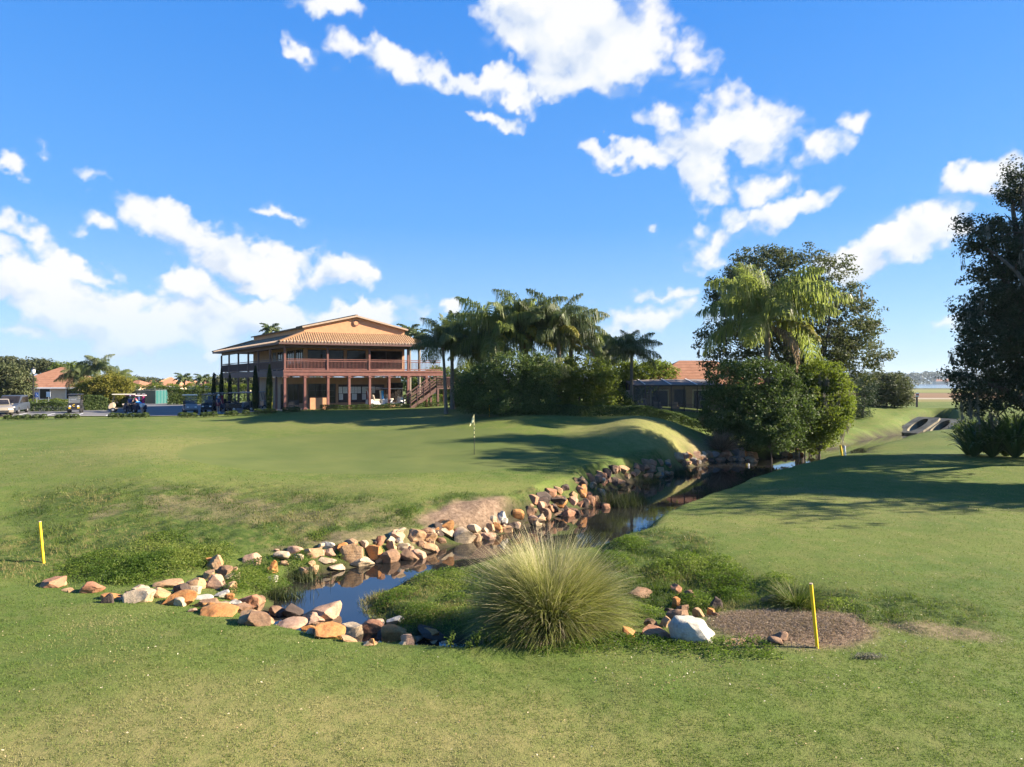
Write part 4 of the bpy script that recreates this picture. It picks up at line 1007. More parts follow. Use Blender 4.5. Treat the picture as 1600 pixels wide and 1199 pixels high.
# ground floor columns
gu = [.08]+[colU(p) for p in (476.3, 512.5, 545.5, 577.5, 608, 637.5, 666)]
for u in gu:
    mb = MB().box(u-.10, u+.10, -.05, .15, ZB-.4, ZD0+.10, CM).box(u-.16, u+.16, -.11, .21, ZB-.4, ZB+.25, CM).box(u-.15, u+.15, -.10, .20, ZD0-.05, ZD0+.06, CM)
    mb.build('porch_column', M_TIMB, club)
for a, b in zip(gu[:-1], gu[1:]):
    mb = MB(); n = 12; L = b-a-.2
    pl = [(a+.1, ZD0+.11)]+[(a+.1+L*k/n, ZD0+.11-.05-.17*abs(2*k/n-1)**2.2) for k in range(n+1)]+[(b-.1, ZD0+.11)]
    mb.prism(pl[::-1], 'y', .02, .08, CM); mb.build('arched_valance', M_TIMB, club)
gv = [colV(p) for p in (432, 404, 388, 373, 358, 346)]
for v_ in gv: MB().box(-.06, .12, v_-.09, v_+.09, ZB-.5, ZD0, CM).build('porch_column', M_TIMBD, club)  # side columns: darker timber paints in the shade under the deck
for v_ in (14, 18, 22): MB().box(6, 6.2, v_-.1, v_+.1, ZB-.5, ZD0+.2, CM).build('porch_column', M_TIMBD, club)
MB().box(U1-.3, UR, V1, DVL-.02, ZD0+.20, ZD1-.17, CM).build('upper_floor_slab', M_SOFFIT, club)
MB().box(-.3, DU+.2, -.5, 11.2, ZB-.5, ZB+.02, CM).build('porch_slab', M_FLOORC, club)
# windows; front upper at v=V1, ground at v=3.4
def wU(px, v):
    t_ = (px-800)/F; b = CO+CV*v
    return (t_*b.y-b.x)/(CU.x-t_*CU.y)
def window(u0, u1, v, z0, z1, nx, ny, name='window', mull=.05):
    f = MB().box(u0-.07, u1+.07, v-.06, v-.005, z0-.07, z0, CM).box(u0-.07, u1+.07, v-.06, v-.005, z1, z1+.07, CM).box(u0-.07, u0, v-.06, v-.005, z0, z1, CM).box(u1, u1+.07, v-.06, v-.005, z0, z1, CM)
    for i in range(1, nx): u = u0+(u1-u0)*i/nx; f.box(u-mull/2, u+mull/2, v-.05, v-.02, z0, z1, CM)
    for j in range(1, ny): z = z0+(z1-z0)*j/ny; f.box(u0, u1, v-.048, v-.022, z-mull/2, z+mull/2, CM)
    w = f.build(name, M_FRAME, club)
    MB().box(u0, u1, v-.018, v-.004, z0, z1, CM).build('pane', M_GLASS, w)
    return w
for a, b, nx in ((482, 509, 1), (514, 535.5, 1), (543, 570, 1), (579, 627, 2)): window(wU(a, V1), wU(b, V1), V1, ZD1+.35, ZE-.60, nx, 1)
window(wU(451, 3.4), wU(473, 3.4), 3.4, ZB+.65, ZD0-.75, 3, 1, mull=.06)
window(wU(483, 3.4), wU(523, 3.4), 3.4, ZB+.65, ZD0-.72, 4, 3, mull=.06)
window(wU(436, 3.4)+.2, wU(446, 3.4), 3.4, ZB+.05, ZD0-.75, 1, 2, 'door')
window(wU(606, 3.4), wU(628, 3.4), 3.4, ZB+.7, ZD0-.62, 2, 1)
# side windows of the upper floor
def side_window(v0, v1, z0, z1, nx, u=U1):
    f = MB()
    for (a, b, c_, d) in ((v0-.07, v1+.07, z0-.07, z0), (v0-.07, v1+.07, z1, z1+.07), (v0-.07, v0, z0, z1), (v1, v1+.07, z0, z1)): f.box(u-.06, u-.005, a, b, c_, d, CM)
    for i in range(1, nx): q = v0+(v1-v0)*i/nx; f.box(u-.05, u-.02, q-.03, q+.03, z0, z1, CM)
    w = f.build('window', M_FRAME, club); MB().box(u-.018, u-.004, v0, v1, z0, z1, CM).build('pane', M_GLASS, w)
for a, b in ((3.0, 4.9), (5.5, 7.6), (8.4, 10.8), (11.6, 12.6)): side_window(a, b, ZD1+.1, ZE-.55, 3)
# lit knee wall and benches under the porch
MB().box(wU(484, 1.2), wU(512, 1.2), 1.1, 1.3, ZB+.02, ZB+1.15, CM).build('knee_wall', M_STUCCO, club)
# notice board with sheets of paper
bu0, bu1 = wU(528.5, 3.4), wU(600, 3.4)
bd = MB().box(bu0, bu1, 3.33, 3.395, ZB+.62, ZD0-.72, CM).build('notice_board', M_BOARD, club)
zc = (ZB+.62+ZD0-.72)/2
for a, b, r_ in ((529.5, 535, 1), (536, 543, 1), (548, 553.5, 1), (554, 558, 1), (558.5, 564, 1), (566, 576, 1), (579, 586, 1), (530, 536, 0), (550, 557.5, 0), (566, 572, 0), (587, 594, 2)):
    u0, u1 = wU(a, 3.3), wU(b, 3.3); z0, z1 = {1: (zc+.02, zc+.66), 0: (zc-.62, zc-.02), 2: (zc+.35, zc+.62)}[r_]
    sh = MB().box(u0, u1, 3.315, 3.328, z0, z1, CM).build('paper_sheet', M_PAPER, bd)
    mb = MB()
    for k in range(6): zz = z1-.08-k*(z1-z0-.12)/6; mb.box(u0+.04, u1-.06-.05*(k % 3), 3.3115, 3.3135, zz-.012, zz, CM)
    mb.build('printed_lines', M_BOARD, sh)
# stair to the right: landing, lower flight falling to the left, upper flight behind
uL = colU(684); zl = 4.45
stm = MB().box(uL-1.0, DU+.1, -1.75, -.25, zl-.14, zl, CM)
for u_, v_ in ((uL-.9, -1.7), (DU, -1.7), (uL-.9, -.3), (DU, -.3)): stm.box(u_-.09, u_+.09, v_-.09, v_+.09, ZB-.4, zl-.14, CM)
stair = stm.build('stair_landing', M_TIMBD, club)
u_top, u_bot = uL-1.0, colU(636, -1); n = 10; mb = MB(); zb = ZB+.25
for k in range(n): ua = u_top-(u_top-u_bot)*k/n; ub = u_top-(u_top-u_bot)*(k+1)/n; zz = zl-(zl-zb)*(k+1)/n; mb.box(ub, ua+.05, -1.65, -.35, zz-.05, zz, CM)
mb.build('stair_treads', M_TIMBD, stair)
mb = MB()
for v_ in (-1.7, -.3): mb.bar(CM(u_top, v_, zl-.15), CM(u_bot, v_, zb-.2), .08, .34)
mb.build('stringers', M_TIMBD, stair)
for v_ in (-1.7, -.3):
    mb = MB(); A = Vector(CM(u_top, v_, zl)); B = Vector(CM(u_bot, v_, zb)); Zu = Vector((0, 0, 1))
    mb.bar(A+Zu*1.0, B+Zu*1.0, .10, .09).bar(A+Zu*.68, B+Zu*.68, .05, .10).bar(A+Zu*.40, B+Zu*.40, .05, .10)
    for k in range(5): p = A.lerp(B, k/4); mb.bar(p-Zu*.1, p+Zu*1.05, .10)
    mb.build('stair_railing', M_TIMBD, stair)
mb = MB()
for (p, q) in (((uL-1, -1.72), (DU, -1.72)), ((DU+.05, -1.7), (DU+.05, -.3))):
    A = Vector(CM(*p, zl)); B = Vector(CM(*q, zl)); Zu = Vector((0,0,1))
    mb.bar(A+Zu*1.0, B+Zu*1.0, .1, .09).bar(A+Zu*.12, B+Zu*.12, .05, .09)
    k = 12
    for i in range(k+1): w = A.lerp(B, i/k); mb.bar(w+Zu*.1, w+Zu*.97, .05)
mb.build('landing_railing', M_TIMBD, stair)
mb = MB(); n = 8
for k in range(n): zz = zl+(ZD1-zl)*(k+1)/n; va = -.25+1.9*k/n; mb.box(DU-1.4, DU+.05, va, va+.28, zz-.05, zz, CM)
mb.build('upper_treads', M_TIMBD, stair)

# ------------------------------------------------------------------ other buildings
M_CREAM = plain('cream_stucco', (.62,.50,.34), .85, .08, 2)
M_WHITE = plain('white_paint', (.78,.77,.74), .6, .05, 5)
def house(name, x, y, w, dp, zb, he, hr, label, wall, roof, rz=0, cat='house', group=None, detail=True, oh=.6):
    root = empty(name, (x, y, zb), rz, label, cat, group)
    MB().box(-w/2, w/2, -dp/2, dp/2, -.4, he-.02).build('wall', wall, root, world=False)
    a, b = w/2+oh, dp/2+oh; rl = max(.3, a-b) if w > dp else .3; rw = max(0, b-a)
    mb = MB(); R1 = (-rl, -rw, he+hr); R2 = (rl, rw, he+hr)
    e = [(-a, -b, he), (a, -b, he), (a, b, he), (-a, b, he)]
    e2 = [(p[0], p[1], he-.16) for p in e]
    mb.add(e+[R1, R2]+e2, [(0, 1, 5, 4), (1, 2, 5), (2, 3, 4, 5), (3, 0, 4), (0, 6, 7, 1), (1, 7, 8, 2), (2, 8, 9, 3), (3, 9, 6, 0), (9, 8, 7, 6)])
    r_ = mb.build('roof', roof, root, world=False)
    MB().bar((-a, -b-.02, he-.08), (a, -b-.02, he-.08), .05, .18).build('fascia', M_WHITE, r_, world=False)
    if detail:
        for k in range(3):
            xx = -w/2+w*(k+.5)/3; f = MB().box(xx-.75, xx+.75, -dp/2-.07, -dp/2-.004, .7, 2.3).build('window', M_WHITE, root, world=False)
            MB().box(xx-.65, xx+.65, -dp/2-.09, -dp/2-.073, .8, 2.2).build('pane', M_GLASS, f, world=False)
    return root
xh = (62-800)/F*98; house('terracotta_house', xh, 103, 10.5, 10, g1(xh, 100)-.1, 2.45, 3.0, 'cream house with terracotta hipped roof behind the lamp post at far left', M_CREAM, M_TERRA, rz=.15)
xh = (104-800)/F*120; house('terracotta_house', xh, 122, 9, 8, g1(xh, 120), 2.6, 2.2, 'second terracotta roof peeping out behind the cream house', M_CREAM, M_TERRA2, rz=-.2, detail=False)
FL = ['first','second','third','fourth','fifth','sixth','seventh','eighth','ninth','tenth','eleventh','twelfth']
for i, (px, hw, hr_) in enumerate([(216,9,1.8),(232,9,2.2),(250,11,2.0),(266,10,2.8),(283,10,2.0),(300,11,1.9),(320,10,2.3),(338,10,2.0),(356,11,2.6),(374,10,2.2),(392,10,2.5),(410,10,2.2)]):
    d_ = 205+(i % 3)*6; house('distant_house', (px-800)/F*d_, d_, 7.4, 8, 1.85, 1.9, hr_*.95, f'far house with orange tiled roof, {FL[i]} from the left in the row beyond the hedge', M_CREAM, M_TERRA2 if i % 2 else M_TERRA, rz=(i % 4-1.5)*.15, group='row of far houses with orange roofs', detail=False)
house('distant_house', (700-800)/F*150, 150, 9, 8, 1.85, 2.4, 2.0, 'far orange roofed house seen under the clubhouse stairs', M_CREAM, M_TERRA, detail=False, group='row of far houses with orange roofs')

# screened house at the centre right
zb = 2.05
M_SCR = NT('insect_screen'); t = M_SCR
M_SCREEN = t.finish(t.node('ShaderNodeMixShader', {0: .42, 1: t.node('ShaderNodeBsdfTransparent').outputs[0], 2: t.principled(color=(.16, .145, .14), rough=.8)}).outputs[0])
M_BRONZE = plain('bronze_frame', (.045,.035,.03), .5, .2, 5)
M_STONEW = plain('taupe_stucco', (.30,.23,.19), .85, .12, 2)
x0, x1 = (988-800)/F*61, (1130-800)/F*61
hs = empty('screened_house', (x0, 61, zb), 0, 'taupe house with terracotta roof and a dark screened pool porch', 'house')
MB().box(x0+2.4, x1+6, 66.5, 74, zb-.3, zb+2.75).build('wall', M_STONEW, hs)
a, b, c1_, d_ = x0+1.9, x1+6.6, 65.9, 75
mb = MB(); he = zb+2.75; e = [(a, c1_, he), (b, c1_, he), (b, d_, he), (a, d_, he)]; rg0 = (a+4.6, 70.4, he+2.4); rg1 = (b-4.6, 70.4, he+2.4)
e2 = [(p[0], p[1], he-.2) for p in e]
mb.add(e+[rg0, rg1]+e2, [(0, 1, 5, 4), (1, 2, 5), (2, 3, 4, 5), (3, 0, 4), (0, 6, 7, 1), (1, 7, 8, 2), (2, 8, 9, 3), (3, 9, 6, 0), (9, 8, 7, 6)])
mb.build('roof', M_TERRA, hs)
# cage
nz = 7; zt = zb+2.62; zt2 = zb+3.15; ya, yb = 61.0, 65.8
cage = MB()
xs = [x0+(x1-x0)*k/nz for k in range(nz+1)]
for X in xs: cage.box(X-.04, X+.04, ya-.04, ya+.04, zb, zt); cage.bar((X, ya, zt), (X+.15, yb, zt2), .07, .09)
cage.bar((x0, ya, zt), (x1, ya, zt), .1, .12).bar((x0, ya, zb+.9), (x1, ya, zb+.9), .05, .05).bar((x0, ya, zb+.1), (x1, ya, zb+.1), .08, .2)
for yy in (62.6, 64.2): cage.box(x0-.04, x0+.04, yy-.04, yy+.04, zb, zt+.2)
cage.bar((x0, ya, zt), (x0, yb, zt2), .08, .1)
cg = cage.build('screen_cage', M_BRONZE, hs)
mb = MB(); mb.add([(x0, ya, zb), (x1, ya, zb), (x1, ya, zt), (x0, ya, zt)], [(0, 1, 2, 3)]); mb.add([(x0, ya, zb), (x0, yb, zb), (x0, yb, zt2), (x0, ya, zt)], [(0, 1, 2, 3)])
mb.build('side_screen', M_SCREEN, cg)
mb = MB(); mb.add([(x0, ya, zt+.05), (x1, ya, zt+.05), (x1, yb, zt2+.05), (x0, yb, zt2+.05)], [(0, 1, 2, 3)]); mb.build('roof_screen', plain('roof_screen', (.19,.165,.155), .9, .1, 1.5, spec=.1), cg)
mb = MB()
for k in (1, 3, 5): mb.bar((xs[k], ya, zt+.1), (xs[k]+.15, yb, zt2+.1), .09, .05)
mb.build('pale_roof_bars', M_WHITE, cg)
MB().box(x0-.55, x0-.06, ya+.1, ya+.7, zb-.3, zb+2.2).build('corner_pier', M_STONEW, hs)
MB().box(x0, x1, ya, yb+.6, zb-.3, zb+.05).build('porch_floor', M_FLOORC, hs)
for k, (wx, ww) in enumerate(((3.6, 1.6), (5.6, 1.0), (7.6, 1.4))):
    f = MB().box(x0+wx-ww/2-.08, x0+wx+ww/2+.08, 66.40, 66.49, zb+.1, zb+2.2).build('door', M_WHITE if k != 1 else M_FRAME, hs); MB().box(x0+wx-ww/2, x0+wx+ww/2, 66.37, 66.395, zb+.2, zb+2.1).build('pane', M_GLASS, f)
# porch furniture
M_WICK = plain('wicker', (.33,.27,.21), .8, .2, 12)
for k, (xx, lb) in enumerate(((x0+2.7, 'pale wicker porch chair behind the screen, left one'), (x0+4.3, 'pale wicker porch chair behind the screen, right one'))):
    ch = empty('porch_chair', (xx, 63.0, zb+.05), 0, lb, 'chair', 'chairs on the screened porch')
    MB().box(-.32, .32, -.3, .3, .30, .45).build('seat', M_WICK, ch, world=False, bevel=.04); MB().box(-.32, .32, .24, .36, .45, 1.05).build('backrest', M_WICK, ch, world=False, bevel=.04)
    for sx in (-1, 1):
        MB().box(sx*.30-.05, sx*.30+.05, -.3, .23, .45, .66).build('armrest', M_WICK, ch, world=False)
        for sy in (-1, 1): MB().box(sx*.27-.03, sx*.27+.03, sy*.25-.03, sy*.25+.03, 0, .30).build('leg', M_WICK, ch, world=False)

# green windscreened fence
M_TEAL = plain('teal_windscreen', (.012,.085,.078), .7, .12, 3)
M_STEEL = plain('galvanised_pipe', (.30,.32,.32), .4, .1, 8, metal=.6)
p0, p1, p2 = Vector((*W2(206,103),0)), Vector((*W2(243,96),0)), Vector((*W2(262,100),0))
fn = empty('green_fence', (p0.x, p0.y, g1(p0.x, p0.y)), 0, 'teal windscreen fence around an enclosure at the far end of the car park', 'fence')
zf = g1(p1.x, p1.y)
for (a, b) in ((p0, p1), (p1, p2)):
    mb = MB(); k = 4; d = (b-a).normalized(); n_ = Vector((-d.y, d.x, 0))*.02
    mb.add([a-n_+Vector((0,0,zf+.05)), b-n_+Vector((0,0,zf+.05)), b-n_+Vector((0,0,zf+1.9)), a-n_+Vector((0,0,zf+1.9)), a+n_+Vector((0,0,zf+.05)), b+n_+Vector((0,0,zf+.05)), b+n_+Vector((0,0,zf+1.9)), a+n_+Vector((0,0,zf+1.9))], [(0,1,2,3),(7,6,5,4),(0,4,5,1),(3,2,6,7),(0,3,7,4),(1,5,6,2)])
    mb.build('windscreen', M_TEAL, fn)
    mb = MB().tube([a+Vector((0,0,zf+1.95)), b+Vector((0,0,zf+1.95))], .03, 6); mb.build('top_rail', M_STEEL, fn)
    for q in range(k+1):
        p = a.lerp(b, q/k); MB().tube([p+Vector((0,.06,zf-.2)), p+Vector((0,.06,zf+2.0))], .04, 6).build('post', M_STEEL, fn)

# ------------------------------------------------------------------ car park
t = NT('asphalt'); v = t.pos(); M_ASPH = t.finish(t.principled(color=t.ramp(t.noise(.5, v, 6, .7), [(.3, (.085,.083,.085)), (.7, (.14,.135,.13))]), rough=.85, normal=t.bump(t.noise(30, v, 3), .3, .01)))
M_PAVE = plain('paver_drive', (.30,.235,.19), .85, .15, 1.2, .2)
M_LINE = plain('road_paint', (.72,.72,.70), .7, .1, 5)
def drape(name, A, B, C_, D_, nu, nv, lift, m, label=None, kind='structure', parent=None):
    """ground-hugging strip between four corners"""
    u, v = np.meshgrid(np.linspace(0, 1, nu+1), np.linspace(0, 1, nv+1)); A, B, C_, D_ = map(np.array, (A, B, C_, D_))
    P = (A*(1-u[..., None])+B*u[..., None])*(1-v[..., None])+(D_*(1-u[..., None])+C_*u[..., None])*v[..., None]
    P = P.reshape(-1, 2); z = gz(P[:, 0], P[:, 1])+lift; idx = np.arange((nu+1)*(nv+1)).reshape(nv+1, nu+1)
    me = mesh_np(name, np.c_[P, z], np.stack([idx[:-1, :-1], idx[:-1, 1:], idx[1:, 1:], idx[1:, :-1]], -1).reshape(-1, 4), smooth=True)
    return tag(link(me, name, m), label, 'paving' if label else None, kind=kind)
drape('car_park', (-72,58.2), W2(480,63.5), (-26.5,98), (-85,98), 90, 60, .05, M_ASPH, 'grey asphalt car park')
for k in range(7):
    xa = -50+k*2.7; drape('parking_line', (xa, 61.2), (xa+.12, 61.2), (xa-2.2, 66), (xa-2.32, 66), 1, 10, .066, M_LINE, 'white painted parking line')
drape('kerb_path', (-72,57.9), W2(482,62.9), W2(482,63.5), (-72,58.25), 80, 2, .075, M_FLOORC, 'pale concrete edge of car park')

# lamp posts, signs, stakes --------------------------------------------------
M_BLACK = plain('black_metal', (.018,.018,.020), .45, .2, 8)
M_LAMPG = plain('frosted_lamp_glass', (.80,.80,.78), .25, .03, 8)
M_YEL = plain('yellow_stake_paint', (.80,.50,.015), .55, .08, 9)
def lamp(px, d, ztop, label):
    x, y = W2(px, d); z = g1(x, y); H = CAMZ-(ztop-HZ)/F*d-z
    root = empty('street_lamp', (x, y, z), 0, label, 'lamp post', 'car park lamp posts')
    MB().lathe([(.17, -.1), (.17, .25), (.09, .35), (.06, .6), (.05, H-.75), (.09, H-.7), (.05, H-.62)], 10).build('pole', M_BLACK, root, smooth=True, world=False)
    MB().lathe([(.08, H-.62), (.17, H-.5), (.19, H-.2), (.14, H-.16)], 10).build('lantern_glass', M_LAMPG, root, smooth=True, world=False)
    MB().lathe([(.24, H-.16), (.20, H-.08), (.06, H), (.03, H+.10)], 10).build('lantern_cap', M_BLACK, root, smooth=True, world=False)
lamp(52, 72, 575, 'tall black lamp post with white lantern at far left'); lamp(335, 80, 584, 'lamp post with white lantern behind the cypresses by the clubhouse')
M_BLUE = plain('blue_sign', (.03,.14,.48), .5, .05, 8)
def sign(px, d, z0px, z1px, wpx, m, label, name='parking_sign'):
    x, y = W2(px, d); z = g1(x, y); k = d/F; zt_ = CAMZ-(z0px-HZ)*k-z; zb_ = CAMZ-(z1px-HZ)*k-z
    root = empty(name, (x, y, z), 0, label, 'sign'); MB().tube([(0,0,-.2), (0,0,zt_)], .03, 6).build('post', M_STEEL, root, world=False)
    w = wpx*k/2; sp = MB().box(-w, w, -.05, -.032, zb_, zt_).build('panel', m, root, world=False, bevel=.004)
    return root, w, zb_, zt_
r_, w, a, b = sign(57.5, 70.5, 613.5, 621, 5, M_BLUE, 'blue wheelchair parking sign beside the left lamp post')
cx, cz_ = 0, (a+b)/2; ring = []
mb = MB()
for k in range(14): t0, t1 = -2.3+k*.27, -2.3+(k+1)*.27; mb.bar((cx+.10*math.cos(t0), -.057, cz_-.06+.10*math.sin(t0)), (cx+.10*math.cos(t1), -.057, cz_-.06+.10*math.sin(t1)), .008, .028)
mb.bar((-.03, -.057, cz_+.12), (-.02, -.057, cz_-.02), .008, .035).bar((-.02, -.057, cz_-.02), (.08, -.057, cz_-.03), .008, .03).bar((.08, -.057, cz_-.03), (.12, -.057, cz_-.13), .008, .03).box(-.055, -.005, -.061, -.053, cz_+.13, cz_+.18)
mb.build('wheelchair_symbol', M_WHITE, r_, world=False)
sign(76, 71, 612.5, 620.5, 6.5, M_WHITE, 'plain white sign on a post right of the blue sign')
def stake(px0, py0, px1, py1, w, m, label, group=None, sub=3, name='hazard_stake', dark=None, near=0):
    x, y, z = on(px0, py0)
    if near: x, y = W2(px0, near); z = g1(x, y)
    k = y/F
    root = empty(name, (x, y, z), 0, label, 'stake', group); H = (py0-py1)*k; dx = (px1-px0)*k
    MB().tube([(0,0,-.15), (dx*.985, 0, H*.985)], w*.56, 10).build('shaft', m, root, smooth=True, world=False)
    MB().tube([(dx*.985, 0, H*.985), (dx, 0, H)], w*.6, 10).build('cap', dark or m, root, world=False)
    return root
stake(69, 880, 62, 815, .062, M_YEL, 'yellow hazard stake leaning at the left side of the weedy slope', 'yellow hazard stakes', dark=M_TRIM)
stake(1278, 1013, 1267, 912, .055, M_YEL, 'yellow hazard stake standing in the brown mulch patch', 'yellow hazard stakes', dark=M_TRIM)
stake(1165, 697, 1168, 681, .12, M_YEL, 'small yellow stake at the end of the rock bank before the shrubs', 'yellow hazard stakes', near=46.5)
stake(1168, 699, 1170, 682, .09, M_WHITE, 'thin white stake beside the small yellow stake at the rock bank', 'white marker stakes', near=46.3)
stake(1316, 712, 1313, 696, .12, M_YEL, 'small yellow stake at the lawn crest by the upper stream', 'yellow hazard stakes')
stake(1321, 712, 1320, 697, .09, M_WHITE, 'white stake beside the yellow stake at the lawn crest', 'white marker stakes')
stake(765, 651, 764.5, 633, .06, M_YEL, 'thin pale stake behind the green before the dark shrub', 'yellow hazard stakes')
stake(425, 645, 425, 629, .07, M_YEL, 'thin yellow stake by the clubhouse corner shrubs', 'yellow hazard stakes')
# thin dead trunks standing in the stream under the lime shrub
for i, (a, b0, b1) in enumerate([(1275, 712, 690), (1257, 714, 688), (1248, 716, 700)]):
    x, y, z = ptz(a, b0, WZ-.1); k = y/F; root = empty('bare_stem', (x, y, z), 0, f'pale bare stem standing in the water under the lime shrub, {["right one","middle one","left one"][i]}', 'stem', 'bare stems in the stream')
    MB().tube([(0,0,-.3), (.04,0,(b0-b1)*k*.5), (-.03,0,(b0-b1)*k)], [.06,.05,.035], 6).build('stem', plain('pale_wood'+str(i), (.34,.30,.25), .9, .2, 4), root, world=False)
# flag
x, y, z = ptz(741, 711, 0.97); z = g1(x, y)
fl = empty('golf_flag', (x, y, z), 0, 'pale yellow golf flag on a dark striped pole on the putting green', 'flag')
H = 2.22
MB().tube([(0,0,-.1),(0,0,.95)], .016, 8).build('lower_pole', M_BLACK, fl, world=False)
mb = MB().tube([(0,0,.95),(-.02,0,H)], .014, 8); mb.build('upper_pole', plain('pale_pole', (.65,.60,.32), .5, .1, 8), fl, world=False)
mb = MB()
for zz in (1.05, 1.3, 1.52): mb.tube([(0,0,zz),(0,0,zz+.1)], .0175, 8)
mb.build('pole_bands', M_BLACK, fl, world=False)
V = []; n_, m_ = 9, 12
for j in range(m_+1):
    for i in range(n_+1):
        u, v_ = i/n_, j/m_; fold = math.sin(u*9+v_*2)*.035*(.3+u)
        V.append((-.02-u*(.10+.13*v_), fold+.02*math.sin(v_*6), H-.02-v_*.36-u*(.16+.12*v_)))
ix = np.arange((n_+1)*(m_+1)).reshape(m_+1, n_+1)
link(mesh_np('flag_cloth', V, np.stack([ix[:-1,:-1], ix[:-1,1:], ix[1:,1:], ix[1:,:-1]], -1).reshape(-1, 4), smooth=True), 'flag_cloth', plain('flag_cloth', (.78,.72,.40), .8, .06, 6), fl)
# far signpost on the fairway
x, y = W2(1432.5, 88); z = g1(x, y); r_ = empty('tee_marker_post', (x, y, z), 0, 'dark post with small red and white board on the far fairway', 'post')
MB().box(-.09, .09, -.09, .09, -.2, 1.55).build('post', M_TIMBD, r_, world=False); MB().box(-.2, .2, -.14, -.095, 1.35, 1.85).build('board', M_WHITE, r_, world=False); MB().box(-.17, .17, -.155, -.143, 1.5, 1.7).build('red_mark', plain('red_paint', (.45,.06,.04), .6), r_, world=False)
# ------------------------------------------------------------------ rocks
def rockmat(name, base, alt, stain, dark=(.05,.035,.025), amt=.5):
    t = NT(name); v = t.obj(); rnd_ = t.node('ShaderNodeObjectInfo').outputs['Random']
    vv = t.node('ShaderNodeVectorMath', {0: v, 1: t.node('ShaderNodeCombineXYZ', {0: t.math('MULTIPLY', rnd_, 40.0), 1: t.math('MULTIPLY', rnd_, 17.0), 2: 0.0}).outputs[0]}, operation='ADD').outputs[0]
    n1 = t.noise(2.2, vv, 6, .65, .6); n2 = t.noise(5, vv, 6, .7); n3 = t.noise(26, vv, 4, .7)
    lay = t.node('ShaderNodeTexWave', {'Vector': t.map(vv, (1, 1, 3), (.3, .2, 0)), 'Scale': 1.3, 'Distortion': 6.0, 'Detail': 3.0}, bands_direction='Z').outputs[1]
    c = t.ramp(n1, [(.32, base), (.55, alt), (.72, stain)])
    c = t.mix(t.math('MULTIPLY', lay, .03), c, tuple(x*.6 for x in alt))
    c = t.mix(t.ramp(n2, [(.50, 0), (.70, amt)]), c, dark)
    c = t.mix(t.ramp(n3, [(.35, .35), (.55, 0)]), c, tuple(x*.5 for x in base))
    h = t.math('ADD', t.math('MULTIPLY', n2, .6), t.math('ADD', t.math('MULTIPLY', n3, .25), t.math('MULTIPLY', lay, .08)))
    return t.finish(t.principled(color=c, rough=.85, spec=.25, normal=t.bump(h, .7, .05)))
RM = {'cream': rockmat('cream_rock', (.36,.27,.16), (.42,.33,.22), (.34,.18,.07), amt=.45),
      'tan': rockmat('tan_rock', (.32,.185,.085), (.36,.235,.13), (.32,.13,.04), amt=.5),
      'orange': rockmat('orange_rock', (.36,.135,.035), (.40,.20,.07), (.30,.09,.025), amt=.5),
      'pink': rockmat('pinkish_rock', (.33,.19,.115), (.38,.25,.165), (.28,.125,.06), amt=.5),
      'red': rockmat('red_brown_rock', (.27,.115,.06), (.32,.17,.095), (.21,.08,.035), amt=.5),
      'brown': rockmat('brown_rock', (.16,.09,.052), (.22,.135,.08), (.25,.12,.05), amt=.55),
      'dark': rockmat('dark_rock', (.045,.032,.026), (.075,.054,.042), (.11,.062,.038), amt=.5),
      'grey': rockmat('grey_rock', (.13,.115,.10), (.18,.16,.14), (.16,.115,.08), amt=.4),
      'white': rockmat('white_rock', (.36,.33,.27), (.42,.39,.32), (.26,.21,.15), amt=.45)}
def rock_mesh(seed, sx, sy, sz, cuts=11):
    rg = np.random.default_rng(seed)
    bm = bmesh.new(); bmesh.ops.create_icosphere(bm, subdivisions=4, radius=1.0)
    P = np.array([v.co[:] for v in bm.verts])
    P = np.sign(P)*np.abs(P)**.72
    for k in range(cuts):
        n = unit(rg.normal(0, 1, 3)); n[2] *= .8; n = unit(n); d = rg.uniform(.50, .88)
        q = P@n-d; P = P-np.outer(np.clip(q, 0, None)*.97, n)
    # lumps and chips
    off = rg.uniform(0, 50, 3)
    def n3(X, s): return vnoise(np.c_[X[:, 0]+X[:, 2]*.6+off[0], X[:, 1]-X[:, 2]*.7+off[1]], s, seed % 97)-.5
    dirn = unit(P); P = P+dirn*(n3(P, 1.8)*.16+n3(P, 5)*.06+n3(P, 11)*.03)[:, None]
    mn, mx = P.min(0), P.max(0); P = (P-(mn+mx)/2)/((mx-mn)/2)
    P *= np.array([sx, sy, sz])/2
    ca, sa = math.cos(rg.uniform(-.25, .25)), math.sin(rg.uniform(-.25, .25))
    P = np.c_[P[:, 0]*ca-P[:, 2]*sa, P[:, 1], P[:, 0]*sa+P[:, 2]*ca]
    for v, p in zip(bm.verts, P): v.co = p
    me = bpy.data.meshes.new('rock'); bm.to_mesh(me); bm.free()
    me.polygons.foreach_set('use_smooth', [True]*len(me.polygons))
    try: me.set_sharp_from_angle(angle=rad(24))
    except Exception: pass
    return me
